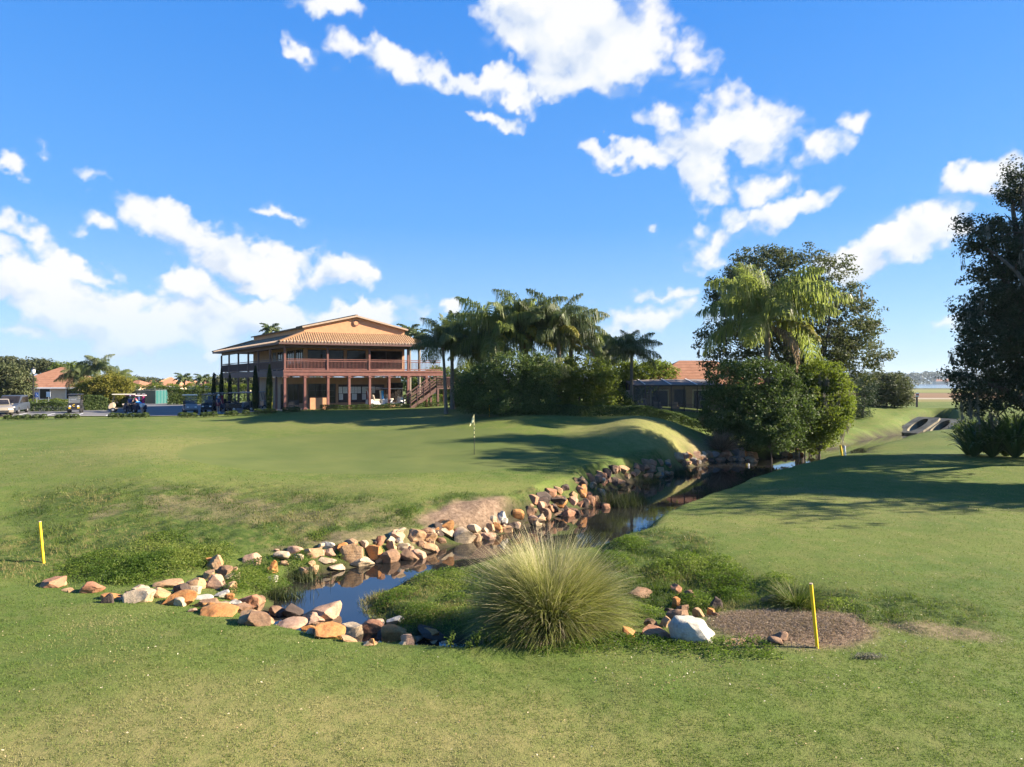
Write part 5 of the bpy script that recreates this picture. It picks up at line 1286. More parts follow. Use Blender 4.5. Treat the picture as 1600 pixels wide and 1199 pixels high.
ROCKS = {
 'the near lawn edging': [(76,912,37,17,'red'),(101,922,17,6,'tan'),(137,920,37,19,'red'),(172,934,34,10,'orange'),(213,934,40,23,'cream'),(218,921,25,10,'cream'),(260,913,43,13,'tan'),(243,928,32,17,'tan'),(276,938,57,25,'orange'),(303,914,30,20,'tan'),(285,922,43,11,'tan'),(299,924,23,14,'cream'),(335,881,26,25,'tan'),(348,892,23,16,'brown'),(365,891,12,10,'tan'),(362,902,23,13,'cream'),(325,900,18,15,'tan'),(336,912,32,23,'pink'),(359,919,18,18,'tan'),(313,934,32,9,'white'),(319,944,35,14,'orange'),(345,929,23,12,'white'),(342,949,32,12,'cream'),(365,944,26,12,'white'),(387,942,43,24,'red'),(374,952,32,17,'brown'),(333,958,60,16,'orange'),(397,967,54,23,'tan'),(299,954,17,7,'pink'),(227,938,18,8,'tan'),(190,936,14,6,'tan'),
  (455,959,33,21,'dark'),(500,961,57,26,'pink'),(482,971,36,15,'brown'),(449,977,51,14,'pink'),(431,958,27,18,'brown'),(482,983,24,10,'orange'),(512,989,44,25,'orange'),(545,989,40,25,'cream'),(575,983,44,25,'red'),(587,976,26,13,'cream'),(615,992,40,28,'orange'),(647,1000,34,12,'brown'),(680,993,60,16,'dark'),(578,1006,22,7,'tan'),(674,1007,18,6,'tan'),(630,1005,20,7,'cream'),(700,1006,22,6,'pink'),(545,1000,26,8,'tan')],
 'the weedy slope': [(392,876,30,17,'pink'),(424,889,17,23,'orange'),(424,906,19,10,'white'),(440,870,25,14,'cream'),(443,881,17,7,'tan'),(432,861,9,5,'pink')],
 'the middle stream bank': [(459,860,27,12,'pink'),(467,872,15,10,'cream'),(491,865,27,15,'tan'),(511,854,22,11,'white'),(516,866,18,13,'pink'),(510,877,27,10,'cream'),(485,893,25,15,'tan'),(486,882,12,9,'tan'),(524,888,26,10,'cream'),(534,857,18,12,'orange'),(548,850,24,12,'tan'),(548,867,38,28,'tan'),(568,850,15,10,'cream'),(582,863,30,21,'orange'),(561,878,42,15,'cream'),(593,848,15,16,'red'),(611,858,18,18,'tan'),(619,834,30,12,'cream'),(609,845,18,11,'cream'),(623,845,14,11,'white'),(630,857,20,15,'cream'),(648,838,34,19,'tan'),(639,867,36,11,'orange'),(600,873,36,8,'dark'),(671,842,24,15,'tan'),(665,830,18,9,'brown'),(680,830,12,8,'orange'),(669,857,27,11,'tan'),(696,826,32,23,'orange'),(725,839,37,26,'cream'),(741,827,21,14,'cream'),(743,842,18,15,'tan'),(762,838,27,10,'pink'),(776,826,18,15,'orange'),(783,808,17,15,'white'),(789,818,12,11,'white'),(770,811,12,9,'cream'),(792,829,18,12,'tan'),(809,805,20,16,'orange'),(827,800,19,16,'brown'),(803,822,21,12,'pink'),(836,815,37,15,'tan'),(849,804,25,18,'brown'),(843,792,15,12,'pink'),(757,829,12,8,'cream'),(690,846,16,9,'brown'),(655,850,14,9,'brown')],
 'the dark stacked bank': [(862,794,21,12,'dark'),(882,796,18,11,'dark'),(873,783,28,17,'orange'),(842,781,27,9,'dark'),(860,770,21,14,'red'),(896,785,15,14,'pink'),(882,765,16,10,'dark'),(909,765,17,14,'orange'),(896,775,13,11,'tan'),(910,775,12,9,'orange'),(907,753,21,15,'dark'),(922,747,21,12,'red'),(936,744,17,10,'red'),(938,751,18,8,'cream'),(926,758,13,9,'tan'),(938,768,19,8,'cream'),(928,784,20,15,'brown'),(938,790,20,8,'tan'),(913,788,14,16,'dark'),(946,739,21,13,'dark'),(957,733,19,11,'brown'),(973,734,24,12,'tan'),(993,730,14,9,'red'),(995,739,15,10,'tan'),(980,745,12,8,'cream'),(966,752,24,8,'brown'),(870,803,20,9,'brown'),(893,802,22,9,'brown'),(850,790,12,9,'brown'),(921,775,12,10,'red'),(950,750,12,8,'brown')],
 'the uppermost rock bank': [(1008,733,16,10,'red'),(1018,725,18,11,'red'),(1031,722,12,8,'red'),(1017,737,19,10,'brown'),(1031,736,14,9,'tan'),(1028,744,15,8,'orange'),(1042,741,13,8,'brown'),(1012,744,16,7,'brown'),(1058,714,21,12,'tan'),(1043,726,12,8,'grey'),(1074,712,15,8,'orange'),(1088,711,13,9,'pink'),(1101,711,11,8,'cream'),(1098,718,17,8,'brown'),(1117,711,15,10,'grey'),(1136,711,15,10,'pink'),(1160,707,22,13,'orange'),(1170,711,15,9,'cream'),(1180,712,13,9,'tan'),(1156,717,18,7,'pink'),(1171,718,13,7,'cream'),(1148,703,13,8,'tan'),(1127,718,15,8,'brown'),(1066,724,14,9,'brown'),(1082,722,14,8,'grey'),(1112,721,12,7,'dark'),(1143,719,12,7,'brown')],
 'the heap under the lime shrub': [(1237,704,11,8,'tan'),(1233,711,12,8,'orange'),(1243,711,9,7,'cream'),(1226,711,9,7,'tan'),(1252,710,8,6,'red'),(1246,704,8,6,'brown'),(1228,704,8,6,'pink')],
 'the group beside the grass clump': [(1002,927,38,14,'brown'),(1058,922,17,15,'red'),(1078,930,17,15,'brown'),(1056,944,15,19,'orange'),(1018,975,23,15,'brown'),(1041,974,21,17,'tan'),(1061,963,33,18,'brown'),(1092,959,18,17,'tan'),(1112,958,14,12,'orange'),(1029,991,49,20,'red'),(985,991,26,20,'orange'),(1086,990,74,37,'white'),(1150,1007,40,8,'tan'),(1219,998,30,12,'brown'),(1119,946,22,22,'dark'),(1206,938,30,13,'dark'),(1068,952,18,14,'brown'),(1046,955,14,10,'dark')],
 'the open grass': [(618,971,28,14,'white')],
}
def fill(region, n, cols, jit, smin, smax, seed):
    rg = random.Random(seed); base = list(ROCKS[region]); 
    for _ in range(n):
        a = rg.choice(base); ROCKS[region].append((a[0]+rg.uniform(-jit, jit), a[1]+rg.uniform(-.3, .5)*jit*.6, *(lambda w: (w, w*rg.uniform(.55, .8)))(a[2]*rg.uniform(smin, smax)), rg.choice(cols)))
fill('the near lawn edging', 34, ['tan','brown','pink','cream','orange','dark'], 16, .45, .85, 1)
fill('the middle stream bank', 46, ['tan','brown','cream','pink','dark'], 13, .5, .9, 2)
fill('the dark stacked bank', 40, ['brown','dark','red','tan'], 10, .6, 1.0, 3)
fill('the uppermost rock bank', 34, ['brown','red','tan','grey'], 10, .7, 1.0, 4)
fill('the group beside the grass clump', 6, ['brown','dark'], 14, .5, .8, 5)
def place_rocks():
    sidx = 1000
    for region, lst in ROCKS.items():
        done = {}
        key = lambda r: (r[4], 'flat ' if r[2] > 2.4*r[3] else ('tall ' if r[3] > .92*r[2] else ''), 'large ' if r[2] >= 36 else ('small ' if r[2] < 15 else ''))
        tot = {}
        for r in lst: tot[key(r)] = tot.get(key(r), 0)+1
        for r in sorted(lst, key=lambda q: q[0]):
            px, py, w, h, col = r; sidx += 1
            x, y, z = on(px, py+h*.32, water=True)
            k = y/F; sx, szz = w*k*1.04, h*k*1.04
            # a stone shows its front and some of its top: seen 10-20 degrees from above
            sl = math.atan((py-HZ)/F); sy = sx*rnd.uniform(.65, 1.0); sz = max(szz*1.12/math.cos(sl)-sy*math.sin(sl)*.55, szz*.55)
            sz *= 1.2; kk = key(r); done[kk] = done.get(kk, 0)+1
            ad = {'cream':'cream','tan':'tan','orange':'rusty orange','pink':'pinkish','red':'red-brown','brown':'brown','dark':'dark wet','grey':'grey','white':'whitish'}[col]
            words = (kk[2]+ad+' '+kk[1]).strip()
            if tot[kk] == 1: lb = f'the only {words} rock of {region}' if region != 'the open grass' else 'whitish rock alone on the low grass before the pool'
            elif tot[kk] == 2: lb = f'{"left" if done[kk]==1 else "right"} one of two {words} rocks in {region}'
            else: lb = f'{ORD[done[kk]-1]} {words} rock from the left in {region}'
            if col == 'white' and w == 74: lb = 'biggest whitish boulder, right of the grass clump beside the mulch'
            big = col == 'white' and w == 74
            o = link(rock_mesh(sidx+(2 if big else 0), sx, sy, sz*(1.15 if big else 1), 8 if big else 11), 'rock', RM[col])
            o.location = (x, y+sy*.22, z+sz*.15); o.rotation_euler = (rnd.uniform(-.12, .12), rnd.uniform(-.12, .12), rnd.uniform(-.35, .35))
            tag(o, lb, 'rock', 'rocks of '+region)
place_rocks()
# culverts: two mitred concrete pipe ends side by side
M_CONC = plain('weathered_concrete', (.22,.19,.125), .95, .5, 1.1, .4)
for i, (px, py, lb) in enumerate([(1416, 682, 'left mitred concrete culvert end at the head of the stream'), (1452, 678, 'right mitred concrete culvert end at the head of the stream')]):
    x, y = W2(px, 74.0+i*1.4); zb_ = WZ+.15-.25*i
    root = empty('culvert', (x, y, zb_), -1.15, lb, 'culvert', 'concrete culvert ends')
    # sloped apron slab with an elongated pipe mouth, pipe running back into the bank
    mb = MB(); n = 22; ri, L = .62, 3.7; w_ = 1.55
    out = []; inn = []
    for k in range(n):
        a = 2*PI*k/n; inn.append((ri*math.cos(a), math.sin(a)))
    H = 1.6
    def S_(u, s): return (u, s*L, .05+s*H)      # slope plane: s 0..1 up the bank
    ringI = [S_(p[0]*1.0, .50+.40*p[1]) for p in inn]
    rect = []
    for k in range(n):
        a = 2*PI*k/n; ca, sa = math.cos(a), math.sin(a); m_ = max(abs(ca), abs(sa)); rect.append(S_(w_/1.0*ca/m_*.93, .5+.5*sa/m_))
    N_ = Vector((0, -H, L)).normalized()*.22
    rect2 = [tuple(Vector(p)-N_) for p in rect]
    back = [(p[0], p[1]+1.4, p[2]-.12) for p in ringI]
    mb.add(rect+ringI, [(k, (k+1) % n, n+(k+1) % n, n+k) for k in range(n)])
    mb.add(rect+rect2, [(k, n+k, n+(k+1) % n, (k+1) % n) for k in range(n)])
    mb.add(ringI+back, [(k, (k+1) % n, n+(k+1) % n, n+k) for k in range(n)])
    mb.build('mitred_slab', M_CONC, root, world=False)
    mb = MB(); mb.add(back, [tuple(range(n))]); mb.build('pipe_shade_disc', plain('pipe_shade_black%d' % i, (.015, .014, .012), .9), root, world=False)  # black disc ends the pipe, painting in the shade of its bore
# ------------------------------------------------------------------ golf carts, cars, people
M_TYRE = plain('tyre_rubber', (.022,.022,.023), .85, .1, 20)
M_RIM = plain('wheel_rim', (.42,.42,.42), .4, .1, 9, metal=.5)
M_GLASSC = NT('clear_windscreen'); t = M_GLASSC
M_WIND = t.finish(t.node('ShaderNodeMixShader', {0: .25, 1: t.node('ShaderNodeBsdfTransparent').outputs[0], 2: t.principled(color=(.25, .28, .30), rough=.08)}).outputs[0])
M_SEATC = plain('cream_vinyl', (.55,.47,.36), .55, .08, 9); M_SEATD = plain('black_vinyl', (.03,.03,.032), .5, .1, 9)
M_LAMP = plain('headlamp_lens', (.75,.75,.72), .15, .04, 9)
def paint(name, c, r=.3): return plain(name, c, r, .06, 3, spec=.3)
PB = {'black': paint('black_cart_paint', (.020,.020,.022)), 'beige': paint('beige_cart_paint', (.50,.40,.27)), 'navy': paint('navy_cart_paint', (.018,.025,.055)), 'grey': paint('grey_cart_paint', (.22,.22,.23)), 'white': paint('white_cart_paint', (.72,.72,.70)),
      'cream': paint('cream_canopy', (.66,.61,.50)), 'dark': paint('dark_canopy', (.035,.035,.04)), 'slate': paint('slate_canopy', (.20,.20,.23))}
def wheel(parent, x, y, r, w):
    def ring(r0, r1, a, b):
        mb = MB(); n = 18
        pr = [(r1, a), (r0*.94, a), (r0, a+(b-a)*.2), (r0, b-(b-a)*.2), (r0*.94, b), (r1, b)]; vs = []; fs = []
        for (q, yy) in pr:
            for k in range(n): vs.append((x+q*math.cos(2*PI*k/n), y+yy, r+q*math.sin(2*PI*k/n)))
        m = len(pr)
        for i in range(m):
            for k in range(n): fs.append((i*n+k, i*n+(k+1) % n, ((i+1) % m)*n+(k+1) % n, ((i+1) % m)*n+k))
        mb.add(vs, fs); return mb
    wh = ring(r, r*.58, -w/2, w/2).build('wheel', M_TYRE, parent, smooth=True, world=False)
    mb = MB(); n = 14
    for s in (-1, 1): mb.add([(x+r*.57*math.cos(2*PI*k/n), y+s*w*.34, r+r*.57*math.sin(2*PI*k/n)) for k in range(n)]+[(x, y+s*w*.42, r)], [(k, (k+1) % n, n) for k in range(n)])
    mb.build('rim', M_RIM, wh, world=False)
def golf_cart(px, py, d, rz, body, top, seat, label, canopy_z=1.82, bags=None):
    x, y = W2(px, d); z = g1(x, y)+.05
    rz -= math.atan2(x, y)
    root = empty('golf_cart', (x, y, z), rz, label, 'golf cart', 'golf carts around the clubhouse')
    mb = MB()
    mb.prism([(1.22,.32),(1.26,.55),(1.12,.86),(.86,.98),(.74,.94),(.72,.36)], 'y', -.52, .52)
    mb.prism([(.73,.30),(.73,.40),(-.05,.40),(-.12,.66),(-.62,.68),(-.70,.82),(-1.16,.78),(-1.20,.34)], 'y', -.56, .56)
    bd = mb.build('body', body, root, world=False, bevel=.03)
    for s in (-1, 1):
        f = MB(); pl = [(.50+.42*math.cos(a), .28+.36*math.sin(a)) for a in np.linspace(PI, 0, 9)]+[(.84, .28), (.60, .28)][:0]
        MB().box(1.215, 1.265, s*.34-.09, s*.34+.09, .60, .72).build('headlight', M_LAMP, root, world=False, bevel=.012)
    MB().box(1.20, 1.30, -.50, .50, .30, .42).build('bumper', M_SEATD, root, world=False, bevel=.02)
    MB().box(-.58, .0, -.52, .52, .685, .84).build('seat', seat, root, world=False, bevel=.04)
    MB().prism([(-.60,.86),(-.50,.86),(-.62,1.26),(-.72,1.26)], 'y', -.52, .52).build('backrest', seat, root, world=False, bevel=.03)
    MB().box(-1.10, .92, -.60, .60, canopy_z-.05, canopy_z+.03).build('canopy', top, root, world=False, bevel=.03)
    mb = MB()
    for s in (-1, 1): mb.bar((.92, s*.5, .95), (.72, s*.5, canopy_z-.05), .035); mb.bar((-.78, s*.52, .80), (-.88, s*.52, canopy_z-.05), .035)
    mb.build('canopy_frame', M_SEATD, root, world=False)
    mb = MB(); mb.add([(.91,-.48,.98),(.91,.48,.98),(.74,.48,canopy_z-.08),(.74,-.48,canopy_z-.08)], [(0,1,2,3)]); mb.build('windscreen', M_WIND, root, world=False)
    st = MB().bar((.80,.25,.80), (.48,.25,1.02), .035); n = 12
    ring = [(.47+.02*math.sin(2*PI*k/n)*0+.07*math.sin(2*PI*k/n), .25+.17*math.cos(2*PI*k/n), 1.03+.14*math.sin(2*PI*k/n)) for k in range(n+1)]
    st.tube(ring, .016, 5); st.build('steering_wheel', M_SEATD, root, world=False)
    for sx in (-.78, .80):
        for s in (-1, 1): wheel(root, sx, s*.50, .23, .18)
    if bags:
        for k, (mm, yy) in enumerate(bags):
            bg = empty('golf_bag', root.matrix_basis @ Vector((-1.02, yy, .80)), rz, f'{["left","right"][k]} golf bag strapped behind the {label}'[:110], 'golf bag', 'golf bags on the carts')
            bg['label'] = f'{["first","second"][k]} golf bag at the back of the ' + ' '.join(label.split()[:7])
            MB().tube([(0,0,0),(-.02,0,.4),(-.05,0,.82)], [.13,.12,.15], 10).build('bag', mm, bg, smooth=True, world=False)
            mb = MB()
            for q in range(5): a = q*1.3; mb.tube([(-.05+.05*math.cos(a), .05*math.sin(a), .75), (-.09+.10*math.cos(a), .10*math.sin(a), 1.08)], .012, 5); mb.tube([(-.09+.10*math.cos(a), .10*math.sin(a), 1.06), (-.10+.14*math.cos(a), .12*math.sin(a), 1.12)], .03, 5)
            mb.build('club_heads', M_RIM, bg, world=False)
    return root
M_MAG = plain('magenta_fabric', (.45,.03,.14), .8, .15, 9); M_REDF = plain('dark_red_fabric', (.22,.03,.05), .8, .15, 9); M_BLUEF = plain('blue_fabric', (.05,.28,.60), .8, .12, 9); M_NAVF = plain('navy_fabric', (.03,.05,.14), .8, .12, 9); M_WHF = plain('white_fabric', (.75,.74,.72), .8, .06, 9); M_YELF = plain('ochre_fabric', (.50,.38,.08), .8, .1, 9); M_BLKF = plain('black_fabric', (.03,.03,.033), .8, .1, 9)
c1 = golf_cart(118, 646, 68, -PI/2-.1, PB['black'], PB['dark'], M_SEATD, 'black golf cart with yellow trim parked facing the green by the yellow shrub')
MB().tube([(1.262+.01, .11*math.cos(a), .74+.09*math.sin(a)) for a in np.linspace(.9, 5.4, 12)], .018, 5).build('yellow_trim', M_YEL, c1, world=False)
MB().box(1.262, 1.28, -.46, -.27, .46, .54).box(1.262, 1.28, .27, .46, .46, .54).build('yellow_lamp_trim', M_YEL, c1, world=False)
golf_cart(192, 643, 71, PI-.15, PB['beige'], PB['cream'], M_SEATC, 'beige golf cart with cream canopy beside the bending golfer', bags=None)
golf_cart(211, 645, 69, PI/2+.5, PB['navy'], paint('red_canopy', (.25,.03,.06)), M_SEATD, 'dark golf cart with red canopy in front of the bending golfer', canopy_z=1.75, bags=[(M_MAG, -.25), (M_NAVF, .25)])
golf_cart(297, 645, 67, -PI/2+.12, PB['grey'], PB['cream'], M_SEATD, 'golf cart with cream canopy and pale front facing the green')
golf_cart(327, 644, 68, -PI/2-.2, PB['black'], PB['dark'], M_SEATD, 'black golf cart with dark canopy right of the cream canopy cart', bags=[(M_NAVF, -.2), (M_BLKF, .25)])
golf_cart(349, 643, 70, PI/2-.3, PB['navy'], PB['dark'], M_SEATD, 'navy golf cart seen from behind beside the standing golfer', bags=[(M_REDF, -.22), (M_BLUEF, .22)])
golf_cart(378, 641, 66.5, .1, PB['black'], PB['slate'], M_SEATD, 'long black golf cart with slate canopy standing side on near the cypresses')
golf_cart(398, 641, 69, .25, PB['grey'], PB['slate'], M_SEATD, 'grey golf cart half hidden behind the slate canopy cart')
golf_cart(592, 637, 67.0, .25, PB['white'], PB['dark'], M_SEATC, 'white golf cart with dark canopy parked before the notice board', bags=[(M_WHF, -.22), (M_REDF, .22)])
golf_cart(612, 637, 68.0, .4, PB['white'], PB['white'], M_SEATC, 'white golf cart right behind the dark canopy one by the porch', bags=[(M_BLUEF, -.22), (M_WHF, .22)])

def car(px, d, rz, body, L, Wd, H, label, suv=False):
    x, y = W2(px, d); z = g1(x, y)+.05; rz -= math.atan2(x, y); root = empty('parked_car', (x, y, z), rz, label, 'car', 'cars at the left edge'); h = L/2
    pr = [(-h,.35),(-h+.05,.85),(-h+.15,1.0),(h*.38,.98),(h*.9,.80),(h,.62),(h,.32)]
    MB().prism(pr, 'y', -Wd/2, Wd/2).build('body', body, root, world=False, bevel=.07, smooth=True)
    r0 = -h+.12 if suv else -h*.62
    cb = [(r0,.98),(r0+.28,H-.06),(r0+.5,H),(h*.02,H),(h*.42,.97)]
    MB().prism(cb, 'y', -Wd/2+.10, Wd/2-.10).build('cabin', body, root, world=False, bevel=.06, smooth=True)
    g = MB(); q = [(r0+.22,1.03),(r0+.36,H-.13),(h*.0,H-.13),(h*.32,1.03)]
    for s in (-1, 1): g.prism(q, 'y', s*(Wd/2-.095)-.004, s*(Wd/2-.095)+.004)
    g.build('side_window', M_GLASS, root, world=False)
    g = MB(); a, b = (h*.07, H-.08), (h*.405, 1.0)
    g.add([(a[0]+.012,-Wd/2+.2,a[1]+.01),(a[0]+.012,Wd/2-.2,a[1]+.01),(b[0]+.012,Wd/2-.16,b[1]+.03),(b[0]+.012,-Wd/2+.16,b[1]+.03)], [(0,1,2,3)]); g.build('windscreen', M_GLASS, root, world=False)
    g = MB(); g.add([(r0+.01,-Wd/2+.18,1.05),(r0+.01,Wd/2-.18,1.05),(r0+.24,Wd/2-.22,H-.12),(r0+.24,-Wd/2+.22,H-.12)], [(0,1,2,3)])
    g2 = g.build('rear_window', M_GLASS, root, world=False); g2.location.x = -.02
    for s in (-1, 1):
        MB().box(h-.02, h+.012, s*Wd*.36-.16, s*Wd*.36+.16, .58, .70).build('headlight', M_LAMP, root, world=False, bevel=.01)
        MB().box(-h-.012, -h+.03, s*Wd*.40-.1, s*Wd*.40+.1, .68, .92).build('tail_light', M_REDF, root, world=False)
        MB().box(h*.30, h*.30+.12, s*(Wd/2+.06)-.07, s*(Wd/2+.06)+.07, .98, 1.10).build('wing_mirror', body, root, world=False, bevel=.02)
        for sx in (-h*.62, h*.62): wheel(root, sx, s*(Wd/2-.10), .33, .22)
    MB().box(h-.01, h+.03, -Wd*.3, Wd*.3, .36, .52).build('grille', M_BLACK, root, world=False)
car(19, 66, -PI/2-.25, paint('slate_blue_car', (.045,.055,.075)), 4.7, 1.85, 1.72, 'dark slate blue sport utility car parked at the far left', True)
car(-3, 62, -PI/2+.1, paint('champagne_car', (.20,.175,.14)), 4.6, 1.8, 1.5, 'champagne coloured car cut off by the left edge')

M_SKIN = plain('skin', (.50,.29,.20), .6, .08, 9); M_HAIRB = plain('brown_hair', (.10,.06,.035), .8, .2, 20)
def skin_mesh(name, joints, edges, m, parent, root_i=0, sub=2):
    me = bpy.data.meshes.new(name); me.from_pydata([j[:3] for j in joints], edges, [])
    o = bpy.data.objects.new(name, me); COL.objects.link(o)
    sk = o.modifiers.new('skin', 'SKIN'); sk.use_smooth_shade = True
    for i, j in enumerate(joints):
        v = me.skin_vertices[0].data[i]; v.radius = (j[3], j[4] if len(j) > 4 else j[3]); v.use_root = (i == root_i)
    ss = o.modifiers.new('sub', 'SUBSURF'); ss.levels = sub; ss.render_levels = sub
    dg = bpy.context.evaluated_depsgraph_get(); nm = bpy.data.meshes.new_from_object(o.evaluated_get(dg))
    o.modifiers.clear(); o.data = nm; nm.materials.clear(); nm.materials.append(m); nm.name = name; bpy.data.meshes.remove(me)
    nm.polygons.foreach_set('use_smooth', [True]*len(nm.polygons)); o.parent = parent
    return o
def person(px, d, rz, label, shirt, bottom, bend=0, cap=None, long_leg=False, arms=(0.25, .25), sit=False):
    """x forward, y left; bend = lean of the trunk from the hips"""
    x, y = W2(px, d); z = g1(x, y)+.05+(.40 if sit else 0)
    rz -= math.atan2(x, y)
    root = empty('person', (x, y, z), rz, label, 'person')
    hz = .92 if not sit else .50; T = lambda s, l=0: (math.sin(bend)*s, l, hz+math.cos(bend)*s)   # point s up the trunk
    J, E = [], []
    def j(p, r, r2=None): J.append((*p, r, r2 or r)); return len(J)-1
    pel = j(T(0), .15, .12); wa = j(T(.2), .135, .10); ch = j(T(.40), .165, .11); nk = j(T(.55), .06); hb = b2 = bend*.7
    hd = j((T(.55)[0]+math.sin(b2)*.10, 0, T(.55)[2]+math.cos(b2)*.10), .075); hd2 = j((T(.55)[0]+math.sin(b2)*.21+.01, 0, T(.55)[2]+math.cos(b2)*.21), .095, .085); hd3 = j((T(.55)[0]+math.sin(b2)*.29, 0, T(.55)[2]+math.cos(b2)*.29), .06)
    E += [(pel, wa), (wa, ch), (ch, nk), (nk, hd), (hd, hd2), (hd2, hd3)]
    up = []; legs = []
    for s, am in ((1, arms[0]), (-1, arms[1])):
        sh = j(T(.47, s*.17), .065); a = am
        el = (T(.47)[0]+math.sin(a)*.29, s*.23, T(.47)[2]-math.cos(a)*.29); e = j(el, .042); a2 = a+.45
        wr = (el[0]+math.sin(a2)*.25, s*.22, el[2]-math.cos(a2)*.25); w = j(wr, .028); hn = j((wr[0]+math.sin(a2)*.08, s*.215, wr[2]-math.cos(a2)*.08), .036, .02)
        E += [(ch, sh), (sh, e), (e, w), (w, hn)]; up.append((sh, e))
        for fi in range(5):
            off = (fi-2)*.016; b = (wr[0]+math.sin(a2)*.10, s*.215+off, wr[2]-math.cos(a2)*.10); tlen = (.05, .075, .08, .075, .055)[fi]
            k1 = j(b, .0095); k2 = j((b[0]+math.sin(a2+.4)*tlen, s*.215+off*1.2, b[2]-math.cos(a2+.4)*tlen), .007); E += [(hn, k1), (k1, k2)]
        hp = j((T(0)[0], s*.09, hz-.03), .095)
        if sit: kn = j((.42, s*.11, hz-.02), .062); an = j((.45, s*.11, hz-.44), .038); ft = j((.60, s*.12, hz-.48), .035)
        else: kn = j((.03, s*.10, .50), .062); an = j((-.02, s*.11, .08), .038); ft = j((.15, s*.13, .035), .036)
        E += [(pel, hp), (hp, kn), (kn, an), (an, ft)]; legs.append((hp, kn, an))
    skin_mesh('body', J, E, M_SKIN, root)
    def sub(ids, ed, gr, nm, mm):
        mp = {q: i for i, q in enumerate(ids)}; skin_mesh(nm, [(J[q][0], J[q][1], J[q][2], J[q][3]*gr+.012, J[q][4]*gr+.012) for q in ids], [(mp[a], mp[b]) for a, b in ed], mm, root)
    mid = []
    for sh, e in up: J.append(tuple((np.array(J[sh])*.45+np.array(J[e])*.55))); mid.append(len(J)-1)
    sub([wa, pel, ch]+[q for s_, _ in up for q in (s_,)]+mid, [(wa, pel), (wa, ch)]+[(ch, s_) for s_, _ in up]+[(up[i][0], mid[i]) for i in (0, 1)], 1.07, 'shirt', shirt)
    ids = [pel]; ed = []
    for hp, kn, an in legs:
        if long_leg: ids += [hp, kn, an]; ed += [(pel, hp), (hp, kn), (kn, an)]
        else:
            J.append(tuple(np.array(J[hp])*.25+np.array(J[kn])*.75)); q = len(J)-1; ids += [hp, q]; ed += [(pel, hp), (hp, q)]
    sub(ids, ed, 1.12, 'trousers' if long_leg else 'shorts', bottom)
    h = Vector(J[hd2][:3]); mb = MB(); n = 12
    mb.lathe([(.098, -.01), (.103, .04), (.085, .085), (.04, .112)], n)
    if cap: mb.prism([(.09,-.07),(.19,-.05),(.19,.05),(.09,.07)], 'z', .0, .014)
    hh = mb.build('cap' if cap else 'hair', cap or M_HAIRB, root, smooth=True, world=False); hh.location = h; hh.rotation_euler = (0, bend*.7, 0)
    mb = MB(); mb.prism([(.085,-.012),(.112,0),(.085,.012)], 'z', -.035, .0); f = mb.build('nose', M_SKIN, root, world=False); f.location = h; f.rotation_euler = (0, bend*.7, 0)
    for k in range(2):
        an = legs[k][2]; q = J[an]; MB().prism([(-.06,-.045),(.12,-.05),(.21,-.03),(.21,.03),(.12,.05),(-.06,.045)], 'z', -.085, -.005).build('shoe', M_WHF, root, world=False, bevel=.015).location = (q[0], q[1], q[2])
    return root
person(222, 66.8, PI-.5, 'golfer in bright blue shirt and white shorts bending over towards the cart', M_BLUEF, M_WHF, bend=1.0, cap=M_MAG, arms=(.9, .75))
person(341, 66.8, -PI/2+.5, 'golfer in navy shirt and dark red shorts standing between the carts', M_NAVF, M_REDF, bend=.08, cap=M_WHF)
person(366, 68.3, .1, 'golfer in ochre shirt seated by the slate canopy cart', M_YELF, M_BLKF, bend=.1, long_leg=True, sit=True)
person(203, 68.2, PI/2-.3, 'golfer in white cap and navy shirt standing behind the beige cart', M_NAVF, M_BLKF, bend=.25, cap=M_WHF, long_leg=True)

# stone bench and chairs by the porch
for k, (px, lb) in enumerate(((456, 'dark metal porch chair left under the porch'), (463, 'dark metal porch chair beside another under the porch'))):
    x, y, _ = CM(wU(px, 1.6), 1.6, 0); ch = empty('porch_chair', (x, y, ZB+.02), .3, lb, 'chair', 'metal chairs under the porch')
    MB().box(-.24,.24,-.24,.24,.42,.46).build('seat', M_BLACK, ch, world=False, bevel=.01); MB().box(-.24,.24,.21,.24,.46,.92).build('backrest', M_BLACK, ch, world=False)
    for sx in (-1, 1):
        for sy in (-1, 1): MB().box(sx*.22-.02, sx*.22+.02, sy*.22-.02, sy*.22+.02, 0, .42).build('leg', M_BLACK, ch, world=False)

# ------------------------------------------------------------------ far shore and horizon woods
def far_wood(name, x0, x1, y0, y1, hmin, hmax, n, size, seed, m, label):
    rg = np.random.default_rng(seed); x = rg.uniform(x0, x1, n); y = y0+(x-x0)/(x1-x0)*(y1-y0)+rg.uniform(-12, 12, n)
    H = hmin+(hmax-hmin)*(.55*fbm(np.c_[x, y], 1/30., 3, seed)+.45*vnoise(np.c_[x, y], 1/9., seed+1))
    z = rg.uniform(0, 1, n)**.7*H; gzz = np.maximum(gz(x, y), -.9)
    V, Fc = leaf_quads(np.c_[x, y, gzz+z], np.tile([0, -.6, .5], (n, 1)), size, rg, wild=.7)
    tag(link(mesh_np(name, V, Fc, np.clip(vnoise(np.c_[x, y], 1/14., seed+2)*.6+rg.uniform(0, .4, n), 0, 1)), name, m), label, 'woods', kind='stuff')
far_wood('far_woods', 820, 2500, 1720, 2300, 16, 40, 16000, 7, 400, L_FAR, 'hazy wooded far shore of the lake')
far_wood('far_woods', -900, 60, 330, 360, 2.5, 7.5, 24000, 1.5, 401, L_FAR, 'low line of woods on the left horizon')
far_wood('far_woods', 40, 190, 300, 330, 3, 8, 6000, 1.5, 402, L_FAR, 'low woods behind the house and oak')
